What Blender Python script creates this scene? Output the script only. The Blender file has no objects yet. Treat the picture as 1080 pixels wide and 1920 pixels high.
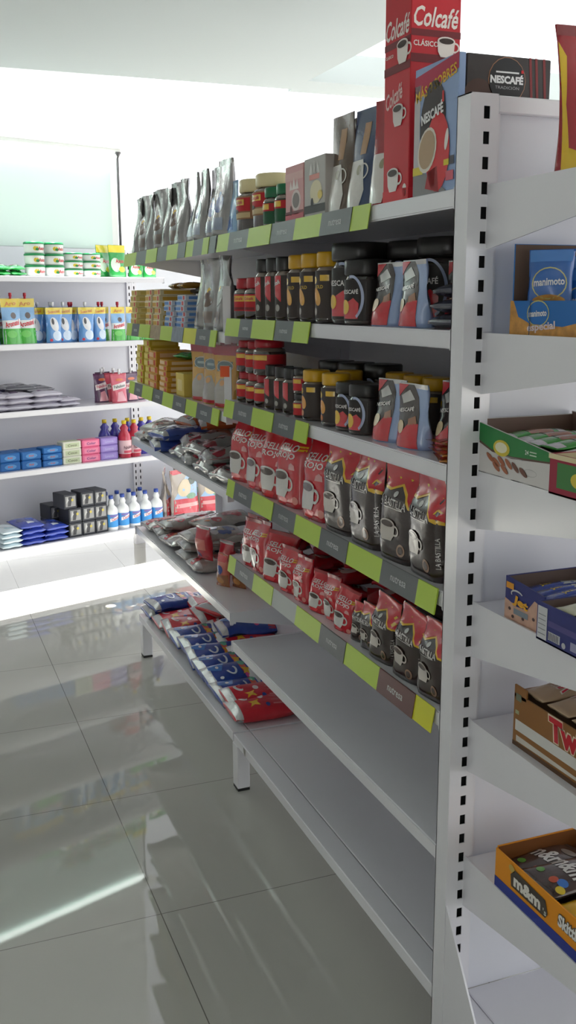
import bpy, bmesh, math, random
from mathutils import Vector, Matrix
from mathutils.geometry import tessellate_polygon

SC = bpy.context.scene
COL = SC.collection
PI = math.pi
ORD = ['first', 'second', 'third', 'fourth', 'fifth', 'sixth', 'seventh', 'eighth', 'ninth', 'tenth', 'eleventh',
       'twelfth', 'thirteenth', 'fourteenth', 'fifteenth', 'sixteenth', 'seventeenth', 'eighteenth']

# ------------------------------------------------------------------ materials
_M = {}


def lin(c):
    c = c / 255.0
    return c / 12.92 if c <= 0.04045 else ((c + 0.055) / 1.055) ** 2.4


def mat(name, rgb, rough=0.5, metal=0.0, coat=0.0, bump=0.0, bscale=30.0, vary=0.0, spec=0.5, emit=0.0):
    if name in _M:
        return _M[name]
    m = bpy.data.materials.new(name)
    m.use_nodes = True
    nt = m.node_tree
    b = nt.nodes['Principled BSDF']
    col = (lin(rgb[0]), lin(rgb[1]), lin(rgb[2]), 1)
    b.inputs['Base Color'].default_value = col
    b.inputs['Roughness'].default_value = rough
    b.inputs['Metallic'].default_value = metal
    b.inputs['Coat Weight'].default_value = coat
    b.inputs['Coat Roughness'].default_value = 0.12
    b.inputs['Specular IOR Level'].default_value = spec
    if emit:
        b.inputs['Emission Color'].default_value = col
        b.inputs['Emission Strength'].default_value = emit
    if bump or vary:
        tc = nt.nodes.new('ShaderNodeTexCoord')
        nz = nt.nodes.new('ShaderNodeTexNoise')
        nz.inputs['Scale'].default_value = bscale
        nz.inputs['Detail'].default_value = 3
        nt.links.new(tc.outputs['Object'], nz.inputs['Vector'])
        if bump:
            bp = nt.nodes.new('ShaderNodeBump')
            bp.inputs['Strength'].default_value = bump
            bp.inputs['Distance'].default_value = 0.006
            nt.links.new(nz.outputs['Fac'], bp.inputs['Height'])
            nt.links.new(bp.outputs['Normal'], b.inputs['Normal'])
        if vary:
            mx = nt.nodes.new('ShaderNodeMixRGB')
            mx.inputs['Color1'].default_value = tuple(max(0, v * (1 - vary)) for v in col[:3]) + (1,)
            mx.inputs['Color2'].default_value = tuple(min(1, v * (1 + vary)) for v in col[:3]) + (1,)
            nt.links.new(nz.outputs['Fac'], mx.inputs['Fac'])
            nt.links.new(mx.outputs['Color'], b.inputs['Base Color'])
    _M[name] = m
    return m


def ink(r, g, b):
    return mat('ink_%d_%d_%d' % (r, g, b), (r, g, b), 0.27, coat=0.8, bump=0.5, bscale=24)


def card(r, g, b):
    return mat('card_%d_%d_%d' % (r, g, b), (r, g, b), 0.5, spec=0.4)


def plastic(r, g, b):
    return mat('plastic_%d_%d_%d' % (r, g, b), (r, g, b), 0.28, spec=0.5)


STEEL = mat('white_enamel_steel', (222, 221, 226), 0.22, spec=0.5, coat=0.5, vary=0.02, bscale=3)
STEEL_B = mat('white_enamel_back_panel', (214, 215, 222), 0.34, spec=0.5, vary=0.03, bscale=2)
GREY = mat('grey_painted_steel', (150, 150, 152), 0.35)
DARK = mat('painted_slot_shade', (38, 38, 40), 0.7)
RUBBER = mat('black_rubber', (28, 28, 28), 0.6)
LIME = mat('lime_card', (172, 200, 60), 0.42)
YELW = mat('yellow_card', (206, 205, 20), 0.4)
SLATE = mat('slate_card', (84, 88, 90), 0.42)
PALE = mat('pale_lettering', (190, 192, 192), 0.4)
CEIL = mat('pale_grey_ceiling_paint', (206, 214, 215), .85)
WHITE = mat('white_plaster', (240, 240, 238), 0.8)
FOIL = mat('silver_foil', (205, 203, 200), 0.24, metal=0.85, bump=0.5, bscale=30, vary=0.15)
CLEARF = mat('clear_film_over_contents', (176, 170, 164), 0.2, metal=0.25, bump=0.6, bscale=34, vary=0.25, coat=0.6)
SEALW = mat('milky_film_seal', (205, 205, 205), 0.25, metal=0.3, bump=0.5, bscale=40, coat=0.5)
COFFEE = mat('dark_coffee_in_glass', (46, 30, 24), 0.1, coat=1.0, spec=0.6)
JARGLASS = mat('clear_glass_shoulder', (122, 108, 98), 0.08, coat=1.0, spec=0.7)


# ------------------------------------------------------------------ mesh builder
class MB:
    def __init__(s):
        s.v, s.f, s.m, s.sm, s.mats = [], [], [], [], []
        s.nsolid = None

    def mi(s, m):
        if m not in s.mats:
            s.mats.append(m)
        return s.mats.index(m)

    def add(s, verts, faces, m, smooth=False):
        o = len(s.v)
        s.v += [tuple(p) for p in verts]
        k = s.mi(m)
        for f in faces:
            s.f.append(tuple(i + o for i in f))
            s.m.append(k)
            s.sm.append(smooth)
        return s

    def box(s, x0, x1, y0, y1, z0, z1, m):
        v = [(x0, y0, z0), (x1, y0, z0), (x1, y1, z0), (x0, y1, z0), (x0, y0, z1), (x1, y0, z1), (x1, y1, z1), (x0, y1, z1)]
        return s.add(v, [(0, 3, 2, 1), (4, 5, 6, 7), (0, 1, 5, 4), (1, 2, 6, 5), (2, 3, 7, 6), (3, 0, 4, 7)], m)

    def prism(s, pts, axis, a0, a1, m):
        """pts: outline in the two other axes; extruded along axis ('x','y','z') from a0 to a1."""
        def P(p, a):
            return {'x': (a, p[0], p[1]), 'y': (p[0], a, p[1]), 'z': (p[0], p[1], a)}[axis]
        n = len(pts)
        v = [P(p, a0) for p in pts] + [P(p, a1) for p in pts]
        f = [tuple(range(n)), tuple(range(2 * n - 1, n - 1, -1))] + [(i, (i + 1) % n, n + (i + 1) % n, n + i) for i in range(n)]
        return s.add(v, f, m)

    def lathe(s, prof, m, n=20, sq=None, close=True, a0=0.0, a1=2 * PI, ms=None):
        full = abs(a1 - a0 - 2 * PI) < 1e-6
        k = n if full else n + 1
        v = []
        for r, z in prof:
            for i in range(k):
                a = a0 + (a1 - a0) * i / n
                c, q = math.cos(a), math.sin(a)
                if sq:
                    g = (abs(c) ** sq + abs(q) ** sq) ** (-1.0 / sq)
                else:
                    g = 1
                v.append((r * g * c, r * g * q, z))
        base = len(s.v)
        s.v += v
        for j in range(len(prof) - 1):
            km = s.mi(ms[j] if ms else m)
            for i in range(n):
                i2 = (i + 1) % k
                s.f.append((base + j * k + i, base + j * k + i2, base + (j + 1) * k + i2, base + (j + 1) * k + i))
                s.m.append(km)
                s.sm.append(True)
        if close and full:
            s.f.append(tuple(base + i for i in range(k - 1, -1, -1)))
            s.m.append(s.mi(ms[0] if ms else m)); s.sm.append(False)
            o = base + (len(prof) - 1) * k
            s.f.append(tuple(o + i for i in range(k)))
            s.m.append(s.mi(ms[-1] if ms else m)); s.sm.append(False)
        return s

    def tube(s, pts, r, m, n=8):
        pts = [Vector(p) for p in pts]
        rings = []
        for i, p in enumerate(pts):
            d = (pts[min(i + 1, len(pts) - 1)] - pts[max(i - 1, 0)]).normalized()
            a = d.orthogonal().normalized()
            b = d.cross(a)
            rings.append([p + (a * math.cos(2 * PI * k / n) + b * math.sin(2 * PI * k / n)) * r for k in range(n)])
        v = [p for q in rings for p in q]
        f = [(i * n + k, i * n + (k + 1) % n, (i + 1) * n + (k + 1) % n, (i + 1) * n + k) for i in range(len(pts) - 1) for k in range(n)]
        f += [tuple(range(n - 1, -1, -1)), tuple((len(pts) - 1) * n + k for k in range(n))]
        return s.add(v, f, m, True)

    def bevel(s, w, seg=1):
        bm = bmesh.new()
        vs = [bm.verts.new(p) for p in s.v]
        for f, k, q in zip(s.f, s.m, s.sm):
            try:
                ff = bm.faces.new([vs[i] for i in f])
                ff.material_index = k
                ff.smooth = q
            except ValueError:
                pass
        bm.normal_update()
        ed = [e for e in bm.edges if len(e.link_faces) == 2 and e.calc_face_angle(0) > 0.5]
        bmesh.ops.bevel(bm, geom=ed, offset=w, segments=seg, affect='EDGES', clamp_overlap=True)
        bm.verts.index_update()
        s.v = [tuple(x.co) for x in bm.verts]
        s.f = [tuple(x.index for x in f.verts) for f in bm.faces]
        s.m = [f.material_index for f in bm.faces]
        s.sm = [f.smooth for f in bm.faces]
        bm.free()
        return s

    def decal(s, shape, fn, m, layer=1, maxlen=None):
        pts, tris = shape
        if maxlen:
            pts, tris = refine(pts, tris, maxlen)
        return s.add([fn(x, z, layer) for x, z in pts], tris, m, True)

    def build(s, name, parent=None):
        me = bpy.data.meshes.new(name)
        me.from_pydata(s.v, [], s.f)
        for m in s.mats:
            me.materials.append(m)
        me.polygons.foreach_set('material_index', s.m)
        me.polygons.foreach_set('use_smooth', s.sm)
        me.update()
        o = bpy.data.objects.new(name, me)
        COL.objects.link(o)
        o.parent = parent
        return o


def refine(pts, tris, L):
    pts = list(pts)
    out, stack = [], [tuple(t) for t in tris]
    cache = {}
    while stack:
        t = stack.pop()
        if len(t) > 3:
            for i in range(1, len(t) - 1):
                stack.append((t[0], t[i], t[i + 1]))
            continue
        e = [(math.dist(pts[t[i]], pts[t[(i + 1) % 3]]), i) for i in range(3)]
        d, i = max(e)
        if d <= L or len(out) + len(stack) > 4000:
            out.append(t)
            continue
        a, b, c = t[i], t[(i + 1) % 3], t[(i + 2) % 3]
        k = (min(a, b), max(a, b))
        if k not in cache:
            cache[k] = len(pts)
            pts.append(((pts[a][0] + pts[b][0]) / 2, (pts[a][1] + pts[b][1]) / 2))
        mdl = cache[k]
        stack += [(a, mdl, c), (mdl, b, c)]
    return pts, out


# ---- flat shapes for prints: (points, faces)
def rect(x0, z0, x1, z1):
    return [(x0, z0), (x1, z0), (x1, z1), (x0, z1)], [(0, 1, 2, 3)]


def poly(pts):
    t = tessellate_polygon([[Vector((p[0], p[1], 0)) for p in pts]])
    return list(pts), [tuple(x) for x in t]


def ell(cx, cz, rx, rz, rot=0.0, n=18):
    c, q = math.cos(rot), math.sin(rot)
    p = [(cx, cz)]
    for i in range(n):
        a = 2 * PI * i / n
        x, z = rx * math.cos(a), rz * math.sin(a)
        p.append((cx + x * c - z * q, cz + x * q + z * c))
    return p, [(0, 1 + i, 1 + (i + 1) % n) for i in range(n)]


def ring(cx, cz, rx, rz, t, n=20, a0=0.0, a1=2 * PI):
    p = []
    for i in range(n + 1):
        a = a0 + (a1 - a0) * i / n
        p += [(cx + rx * math.cos(a), cz + rz * math.sin(a)), (cx + (rx - t) * math.cos(a), cz + (rz - t) * math.sin(a))]
    return p, [(2 * i, 2 * i + 2, 2 * i + 3, 2 * i + 1) for i in range(n)]


_T = {}


def raw_text(s, bold):
    k = (s, bold)
    if k not in _T:
        cu = bpy.data.curves.new('t', 'FONT')
        cu.body = s
        cu.size = 1.0
        cu.resolution_u = 2
        cu.offset = bold
        cu.fill_mode = 'FRONT'
        ob = bpy.data.objects.new('t', cu)
        me = ob.to_mesh()
        p = [(v.co.x, v.co.y) for v in me.vertices]
        f = [tuple(q.vertices) for q in me.polygons]
        ob.to_mesh_clear()
        bpy.data.objects.remove(ob)
        bpy.data.curves.remove(cu)
        x0, x1 = min(a for a, b in p), max(a for a, b in p)
        z0, z1 = min(b for a, b in p), max(b for a, b in p)
        _T[k] = ([((a - x0) / (x1 - x0) - .5, (b - z0) / (z1 - z0) - .5) for a, b in p], f, (x1 - x0) / (z1 - z0))
    return _T[k]


def txt(s, cx, cz, w, h=None, rot=0.0, shear=0.0, bold=0.02):
    p, f, asp = raw_text(s, bold)
    h = h or w / asp
    c, q = math.cos(rot), math.sin(rot)
    o = []
    for a, b in p:
        x, z = a * w + b * h * shear, b * h
        o.append((cx + x * c - z * q, cz + x * q + z * c))
    return o, f


def cup_shapes(cx, cz, s):
    """white cup seen a little from above: (shape, kind) list; s = cup width."""
    body = poly([(cx - s * .5, cz + s * .25), (cx - s * .45, cz - s * .25), (cx - s * .3, cz - s * .5), (cx + s * .3, cz - s * .5),
                 (cx + s * .45, cz - s * .25), (cx + s * .5, cz + s * .25)])
    return [(ring(cx + s * .5, cz - s * .02, s * .28, s * .25, s * .09), 'w'), (body, 'w'), (ell(cx, cz + s * .25, s * .5, s * .2), 'w'),
            (ell(cx, cz + s * .24, s * .41, s * .14), 'c')]


# ------------------------------------------------------------------ things
def tag(o, label, cat, group=None, kind=None):
    if kind:
        o['kind'] = kind
    if label:
        o['label'] = label
    if cat:
        o['category'] = cat
    if group:
        o['group'] = group
    return o


def empty(name, loc=(0, 0, 0), rz=0.0):
    o = bpy.data.objects.new(name, None)
    o.empty_display_size = 0.05
    COL.objects.link(o)
    o.location = loc
    o.rotation_euler = (0, 0, rz)
    return o


_USED = set()


def put(proto, loc, rz, label, cat, group=None, tilt=(0, 0), scale=1.0):
    """the prototype itself the first time, afterwards a copy of it and of each of its parts."""
    if proto.name in _USED:
        r = proto.copy()
        COL.objects.link(r)
        for ch in proto.children:
            c = ch.copy()
            COL.objects.link(c)
            c.parent = r
            for g in ch.children:
                d = g.copy()
                COL.objects.link(d)
                d.parent = c
    else:
        r = proto
        _USED.add(proto.name)
    r.location = loc
    r.rotation_euler = (tilt[0], tilt[1], rz)
    r.scale = (scale,) * 3 if not isinstance(scale, tuple) else scale
    for k in ('label', 'category', 'group'):
        if k in r:
            del r[k]
    return tag(r, label, cat, group)


RZ = -PI / 2          # faces the aisle (towards -X)
WA = math.radians(70.5)
WD = Vector((math.sin(WA), math.cos(WA), 0))     # along the far wall
WN = Vector((math.cos(WA), -math.sin(WA), 0))    # out of the far wall, into the shop
WRZ = PI / 2 - WA
W0 = -3.931


def wp(u, off, z):
    p = WD * u + WN * (off + W0)
    return (p.x, p.y, z)


# ---- pouch surfaces
def sm01(a, b, x):
    t = min(1, max(0, (x - a) / (b - a)))
    return t * t * (3 - 2 * t)


def pouch_fn(kind, w, h, d, seed, wr=0.003):
    rn = random.Random(seed)
    ph = [(rn.uniform(2, 5), rn.uniform(1.5, 4), rn.uniform(0, 6.28), rn.uniform(.5, 1)) for _ in range(4)]
    lean = rn.uniform(-.012, .012)
    tw = rn.uniform(-.01, .01)

    def thick(v):
        if kind == 'bag':
            return d * (1 - 0.95 * sm01(.62, .93, v)) * (0.9 + .1 * sm01(0, .12, v))
        if kind == 'doy':
            return d * (1 - .97 * sm01(.1, .95, v) ** .8)
        if kind == 'brick':
            return d * (1 - .9 * sm01(.86, .96, v))
        a = max(0.0, min(1.0, (v - .05) / .9))
        if kind == 'sack':
            a = max(0.0, min(1.0, (v - .015) / .97))
            return d * max(.004, math.sin(PI * a)) ** .27
        return d * max(.03, math.sin(PI * a)) ** .55

    def hw(v):
        if kind == 'sack':
            return w / 2 * (1 - .07 * math.sin(PI * v))
        if kind == 'pillow':
            return w / 2 * (1 - .06 * math.sin(PI * v))
        if kind == 'bag':
            return w / 2 * (1 - .05 * sm01(.0, .5, v) + .06 * sm01(.8, 1, v))
        if kind == 'doy':
            return w / 2 * (1 - .07 * math.sin(PI * min(1, v * 1.1)))
        return w / 2

    p = {'bag': 5, 'doy': 2.2, 'pillow': 2.4, 'sack': 3.4, 'brick': 8}[kind]

    def wrk(u, v):
        s = sum(q[3] * math.sin(q[0] * u + q[1] * 3 * v + q[2]) for q in ph) / 3
        return wr * s * (1 - abs(u) ** 4) * min(1, v * 8)

    def F(u, v, side):
        t = thick(v)
        s = max(0.0, 1 - abs(u) ** p) ** .6
        y = side * t / 2 * s + side * abs(wr) * .3 - side * wrk(u * (1 if side < 0 else 1.3), v + (0 if side < 0 else .37))
        x = u * hw(v)
        y += lean * v + tw * u * v
        return (x, y, v * h)
    return F


def pouch_mb(kind, w, h, d, seed, body, prints, wr=0.003, lie=False, nu=10, nv=14, fin=None, fin2=None, back=None):
    """prints: list of (shape, material, layer). Returns an MB with the bag and what is printed on its front."""
    F = pouch_fn(kind, w, h, d, seed, wr)
    tb = d * .42

    def T(p):
        if not lie:
            return p
        x, y, z = p
        return (x, z - h / 2, max(0.001, -y + tb))
    mb = MB()
    us = [-1 + 2 * i / nu for i in range(nu + 1)]
    us = [math.copysign(1 - (1 - abs(u)) ** 1.25, u) for u in us]
    vs = [j / nv for j in range(nv + 1)]
    if kind == 'sack':
        vs = [.5 - .5 * math.cos(PI * v) for v in vs]
    V = []
    for side in (-1, 1):
        for v in vs:
            for u in us:
                V.append(T(F(u, v, side)))
    n1 = nu + 1
    o = n1 * (nv + 1)
    jag = fin is not None
    for side in (0, 1):
        for j in range(nv):
            fs = []
            for i in range(nu):
                a = side * o + j * n1 + i
                q = (a, a + 1, a + 1 + n1, a + n1)
                fs.append(q if side == 0 else q[::-1])
            m = body if side == 0 or back is None else back
            if jag and vs[j] >= .92:
                m = fin
                mb.seal = getattr(mb, 'seal', []) + list(range(len(mb.f), len(mb.f) + nu))
            if fin2 is not None and vs[j] < .06:
                m = fin2
            k = mb.mi(m)
            for q in fs:
                mb.f.append(q); mb.m.append(k); mb.sm.append(True)
    mb.v = V
    kb = mb.mi(body)
    for j in range(nv):
        for i in (0, nu):
            a = j * n1 + i
            mb.f.append((a, a + n1, o + a + n1, o + a) if i == 0 else (a, o + a, o + a + n1, a + n1)); mb.m.append(kb); mb.sm.append(True)
    for j in (0, nv):
        for i in range(nu):
            a = j * n1 + i
            mb.f.append((a, o + a, o + a + 1, a + 1)); mb.m.append(kb); mb.sm.append(True)

    def fn(x, z, layer):
        u = max(-.985, min(.985, x / (w / 2)))
        v = max(.005, min(.995, z / h))
        e = 1e-3
        q = F(u, v, -1)
        qu = F(u + e, v, -1); qv = F(u, v + e, -1)
        n = (Vector(qu) - Vector(q)).cross(Vector(qv) - Vector(q)).normalized()
        return T(tuple(Vector(q) + n * (.0007 * layer)))
    for sh, m, layer in prints:
        mb.decal(sh, fn, m, layer, maxlen=max(w, h) / 9)
    return mb


def pouch(name, *a, **k):
    mb = pouch_mb(*a, **k)
    if a[0] not in ('bag', 'doy') or not getattr(mb, 'seal', None):
        return mb.build(name)
    # a standing pouch: its body and the crimped seal along its top are two parts
    o = empty(name)
    top, sl = set(mb.seal), MB()
    ids = sorted({i for q in mb.seal for i in mb.f[q]})
    ix = {i: n for n, i in enumerate(ids)}
    sl.add([mb.v[i] for i in ids], [tuple(ix[i] for i in mb.f[q]) for q in mb.seal], k['fin'], True)
    for nm in ('f', 'm', 'sm'):
        setattr(mb, nm, [x for q, x in enumerate(getattr(mb, nm)) if q not in top])
    mb.build('pouch_body', o)
    sl.build('seal', o)
    return o


def cup_prints(cx, cz, s, layer, white=None, cof=None):
    white = white or ink(206, 202, 198)
    cof = cof or ink(60, 36, 26)
    return [(sh, white if k == 'w' else cof, layer + i) for i, (sh, k) in enumerate(cup_shapes(cx, cz, s))]


# ---- boxes with prints
def box_mb(w, d, h, body, prints=(), bev=.0015, sides=None):
    """prints: (face, shape, material, layer); face in front/left/right/top; coordinates centred across, z from 0."""
    mb = MB()
    mb.box(-w / 2, w / 2, -d / 2, d / 2, 0, h, body)
    if bev:
        mb.bevel(bev)
    e = .0006
    fn = {'front': lambda x, z, l: (x, -d / 2 - e * l, z), 'left': lambda x, z, l: (-w / 2 - e * l, -x, z),
          'right': lambda x, z, l: (w / 2 + e * l, x, z), 'top': lambda x, z, l: (x, z, h + e * l)}
    for face, sh, m, l in prints:
        mb.decal(sh, fn[face], m, l)
    return mb


def tray_mb(w, d, hf, hb, hl, hr, outer, inner, prints=(), t=.003):
    """open card tray: front/back/left/right wall heights (left and right may be (front,back) pairs)."""
    mb = MB()
    pair = lambda q: q if isinstance(q, tuple) else (q, q)
    mb.box(-w / 2, w / 2, -d / 2, d / 2, 0, t, outer)
    fl, fr = pair(hf)
    mb.prism([(-w / 2, 0), (w / 2, 0), (w / 2, fr), (-w / 2, fl)], 'y', -d / 2, -d / 2 + t, outer)
    bl, br = pair(hb)
    mb.prism([(-w / 2, 0), (w / 2, 0), (w / 2, br), (-w / 2, bl)], 'y', d / 2 - t, d / 2, outer)
    for sx, hh in ((-1, pair(hl)), (1, pair(hr))):
        mb.prism([(-d / 2 + t, t), (d / 2 - t, t), (d / 2 - t, hh[1]), (-d / 2 + t, hh[0])], 'x', sx * w / 2, sx * (w / 2 - t), outer)
    g = .0005
    for x in (-1, 1):
        hh = pair(hl if x < 0 else hr)
        xx = x * (w / 2 - t - g)
        mb.add([(xx, -d / 2 + t, t), (xx, d / 2 - t, t), (xx, d / 2 - t, hh[1] - .001), (xx, -d / 2 + t, hh[0] - .001)], [(0, 1, 2, 3)], inner)
    for y, hh in ((-1, (fl, fr)), (1, (bl, br))):
        yy = y * (d / 2 - t - g)
        mb.add([(-w / 2 + t, yy, t), (w / 2 - t, yy, t), (w / 2 - t, yy, hh[1] - .001), (-w / 2 + t, yy, hh[0] - .001)], [(0, 1, 2, 3)], inner)
    mb.add([(-w / 2 + t, -d / 2 + t, t + g), (w / 2 - t, -d / 2 + t, t + g), (w / 2 - t, d / 2 - t, t + g), (-w / 2 + t, d / 2 - t, t + g)], [(0, 1, 2, 3)], inner)
    e = .0006
    fn = {'front': lambda x, z, l: (x, -d / 2 - e * l, z), 'left': lambda x, z, l: (-w / 2 - e * l, -x, z),
          'right': lambda x, z, l: (w / 2 + e * l, x, z)}
    for face, sh, m, l in prints:
        mb.decal(sh, fn[face], m, l)
    return mb


# ================================================================== camera, world, lamps
cam = bpy.data.cameras.new('camera')
co = bpy.data.objects.new('camera', cam)
COL.objects.link(co)
cam.sensor_fit = 'VERTICAL'
cam.sensor_height = 24.0
cam.lens = 24.0 * 1854.9 / 1920.0
cam.clip_start = .02
yaw, pit, rol = .3704, .2100, -.0051
fw = Vector((math.sin(yaw) * math.cos(pit), math.cos(yaw) * math.cos(pit), -math.sin(pit)))
rt = Vector((math.cos(yaw), -math.sin(yaw), 0))
up = rt.cross(fw)
r2 = rt * math.cos(rol) + up * math.sin(rol)
u2 = -rt * math.sin(rol) + up * math.cos(rol)
co.matrix_world = Matrix(((r2.x, u2.x, -fw.x, -.9109), (r2.y, u2.y, -fw.y, -1.4981), (r2.z, u2.z, -fw.z, 1.5543), (0, 0, 0, 1)))
SC.camera = co

SC.view_settings.view_transform = 'Standard'
SC.view_settings.look = 'None'
SC.view_settings.gamma = 1
SC.view_settings.exposure = 0.3
SC.view_settings.use_curve_mapping = False
SC.cycles.use_denoising = True
SC.cycles.max_bounces = 10
SC.cycles.diffuse_bounces = 6
SC.cycles.glossy_bounces = 4
SC.cycles.transparent_max_bounces = 12
SC.cycles.sample_clamp_indirect = 6.0
SC.cycles.caustics_reflective = False
SC.cycles.caustics_refractive = False

wd = bpy.data.worlds.new('sky')
SC.world = wd
wd.use_nodes = True
bg = wd.node_tree.nodes['Background']
bg.inputs['Color'].default_value = (.93, .95, 1.0, 1)
bg.inputs['Strength'].default_value = 1.75

sun = bpy.data.lights.new('sun', 'SUN')
sun.energy = 20
sun.angle = .004
sun.color = (1, .99, .97)
so = bpy.data.objects.new('sun', sun)
COL.objects.link(so)
SUN_T = .035
sdir = Vector((0.0, -SUN_T, -1.0)).normalized()
so.rotation_euler = sdir.to_track_quat('-Z', 'Y').to_euler()

# ================================================================== the room
def floor_mat():
    m = bpy.data.materials.new('polished_porcelain_tile')
    m.use_nodes = True
    nt = m.node_tree
    b = nt.nodes['Principled BSDF']
    tc = nt.nodes.new('ShaderNodeTexCoord')
    sp = nt.nodes.new('ShaderNodeSeparateXYZ')
    nt.links.new(tc.outputs['Object'], sp.inputs[0])

    def math_(op, a, b_=None):
        n = nt.nodes.new('ShaderNodeMath')
        n.operation = op
        for i, q in enumerate((a, b_)):
            if q is None:
                continue
            if isinstance(q, (int, float)):
                n.inputs[i].default_value = q
            else:
                nt.links.new(q, n.inputs[i])
        return n.outputs[0]

    def line(c, off, per, wid):
        q = math_('FRACT', math_('DIVIDE', math_('SUBTRACT', c, off - wid / 2 - per * 40), per))
        return math_('LESS_THAN', q, wid / per)
    g = math_('MAXIMUM', line(sp.outputs['X'], -.392, .645, .0026), line(sp.outputs['Y'], .762, .646, .0022))
    nz = nt.nodes.new('ShaderNodeTexNoise')
    nz.inputs['Scale'].default_value = 900
    nz.inputs['Detail'].default_value = 2
    nt.links.new(tc.outputs['Object'], nz.inputs['Vector'])
    mx = nt.nodes.new('ShaderNodeMixRGB')
    mx.inputs['Color1'].default_value = (.35, .345, .315, 1)
    mx.inputs['Color2'].default_value = (.48, .475, .43, 1)
    nt.links.new(nz.outputs['Fac'], mx.inputs['Fac'])
    m2 = nt.nodes.new('ShaderNodeMixRGB')
    m2.inputs['Color2'].default_value = (.15, .145, .13, 1)
    nt.links.new(mx.outputs['Color'], m2.inputs['Color1'])
    nt.links.new(g, m2.inputs['Fac'])
    nt.links.new(m2.outputs['Color'], b.inputs['Base Color'])
    b.inputs['Roughness'].default_value = .03
    b.inputs['IOR'].default_value = 1.52
    b.inputs['Specular IOR Level'].default_value = .38
    return m


def struct(name, mb):
    return tag(mb.build(name), None, None, None, 'structure')


X0R, X1R, Y0R = -3.4, 4.2, -4.6
FLOOR = floor_mat()
mb = MB().box(X0R, X1R, Y0R, 6.4, -.05, 0, FLOOR)
struct('floor', mb)
# lower ceiling over the shop, with its header beam
mb = MB().box(X0R, 1.05, Y0R, 3.46, 2.6, 2.72, CEIL)
struct('ceiling', mb)
mb = MB().box(1.055, X1R, 3.268, 3.535, 2.604, 2.74, CEIL)
struct('trim_1', mb)
# unseen high roof; slot and round hole added to throw sun on the floor
ROOF = 4.3


def wbox(mb, u0, u1, o0, o1, z0, z1, m):
    v = [wp(u, o, z) for z in (z0, z1) for u, o in ((u0, o0), (u1, o0), (u1, o1), (u0, o1))]
    return mb.add(v, [(0, 3, 2, 1), (4, 5, 6, 7), (0, 1, 5, 4), (1, 2, 6, 5), (2, 3, 7, 6), (3, 0, 4, 7)], m)


sh_ = SUN_T * ROOF * .943           # the slot's shift against its patch on the floor
slot0, slot1 = .0 - sh_, .515 - sh_
mb = MB()
wbox(mb, -4.2, 5.2, -.6, slot0, ROOF, ROOF + .1, WHITE)
# near roof piece with a round hole above the small spot of sun
hx, hy = .018, 3.461 + SUN_T * ROOF
hu = hx * WD.x + hy * WD.y
ho = hx * WN.x + hy * WN.y - W0
wbox(mb, -4.2, hu - .1, slot1, 3.2, ROOF, ROOF + .1, WHITE)
wbox(mb, hu + .1, 5.2, slot1, 3.2, ROOF, ROOF + .1, WHITE)
wbox(mb, hu - .1, hu + .1, slot1, ho - .08, ROOF, ROOF + .1, WHITE)
wbox(mb, hu - .1, hu + .1, ho + .08, 3.2, ROOF, ROOF + .1, WHITE)
n = 20
cir = [(hu + .024 * math.cos(2 * PI * i / n), ho + .024 * math.sin(2 * PI * i / n)) for i in range(n)]
sqr = []
for i in range(n):
    c, q = math.cos(2 * PI * i / n), math.sin(2 * PI * i / n)
    k = max(abs(c) / .1, abs(q) / .08)
    sqr.append((hu + c / k, ho + q / k))
v = [wp(a, b, ROOF) for a, b in cir] + [wp(a, b, ROOF) for a, b in sqr]
mb.add(v, [(i, (i + 1) % n, n + (i + 1) % n, n + i) for i in range(n)], WHITE)
struct('ceiling_high', mb)
# far wall: solid up to the slim post, glazed above the sill from there on
WALLO = -.46
mb = MB()
wbox(mb, -4.2, 2.0, WALLO - .12, WALLO, .20, ROOF, WHITE)
struct('wall_far', mb)
mb = MB()
wbox(mb, 2.0, 5.2, WALLO - .12, WALLO, .20, 1.80, WHITE)
struct('wall_far_sill', mb)
GL = bpy.data.materials.new('window_glass')
GL.use_nodes = True
nt = GL.node_tree
nt.nodes.remove(nt.nodes['Principled BSDF'])
tr = nt.nodes.new('ShaderNodeBsdfTransparent')
gs = nt.nodes.new('ShaderNodeBsdfGlossy')
gs.inputs['Roughness'].default_value = 0
mxs = nt.nodes.new('ShaderNodeMixShader')
mxs.inputs[0].default_value = .05
nt.links.new(tr.outputs[0], mxs.inputs[1])
nt.links.new(gs.outputs[0], mxs.inputs[2])
nt.links.new(mxs.outputs[0], nt.nodes['Material Output'].inputs[0])
mb = MB()
wbox(mb, 2.003, 5.2, WALLO - .07, WALLO - .062, 1.803, ROOF - .003, GL)
struct('window_1', mb)
mb = MB()
wbox(mb, -4.2, 5.2, WALLO - .07, WALLO - .062, .0, .197, GL)  # low glazed gap added to whiten the floor below the rack
struct('window_light_gap', mb)
mb = MB().box(X0R - .12, X0R, -2.25, 6.0, 0, ROOF, WHITE).box(X0R - .12, X0R, Y0R, -2.25, 2.5, ROOF, WHITE).box(X0R - .12, X0R, Y0R, -3.1, 0, 2.5, WHITE)  # unseen wall; its door gap is added to brighten the aisle-facing steel
struct('wall_left', mb)
mb = MB().box(X0R - .12, 1.5, Y0R - .12, Y0R, 0, ROOF, WHITE).box(1.5, X1R, Y0R - .12, Y0R, 2.5, ROOF, WHITE)  # unseen wall; the opening beside it is added to light the end panel
struct('wall_back', mb)
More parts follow.
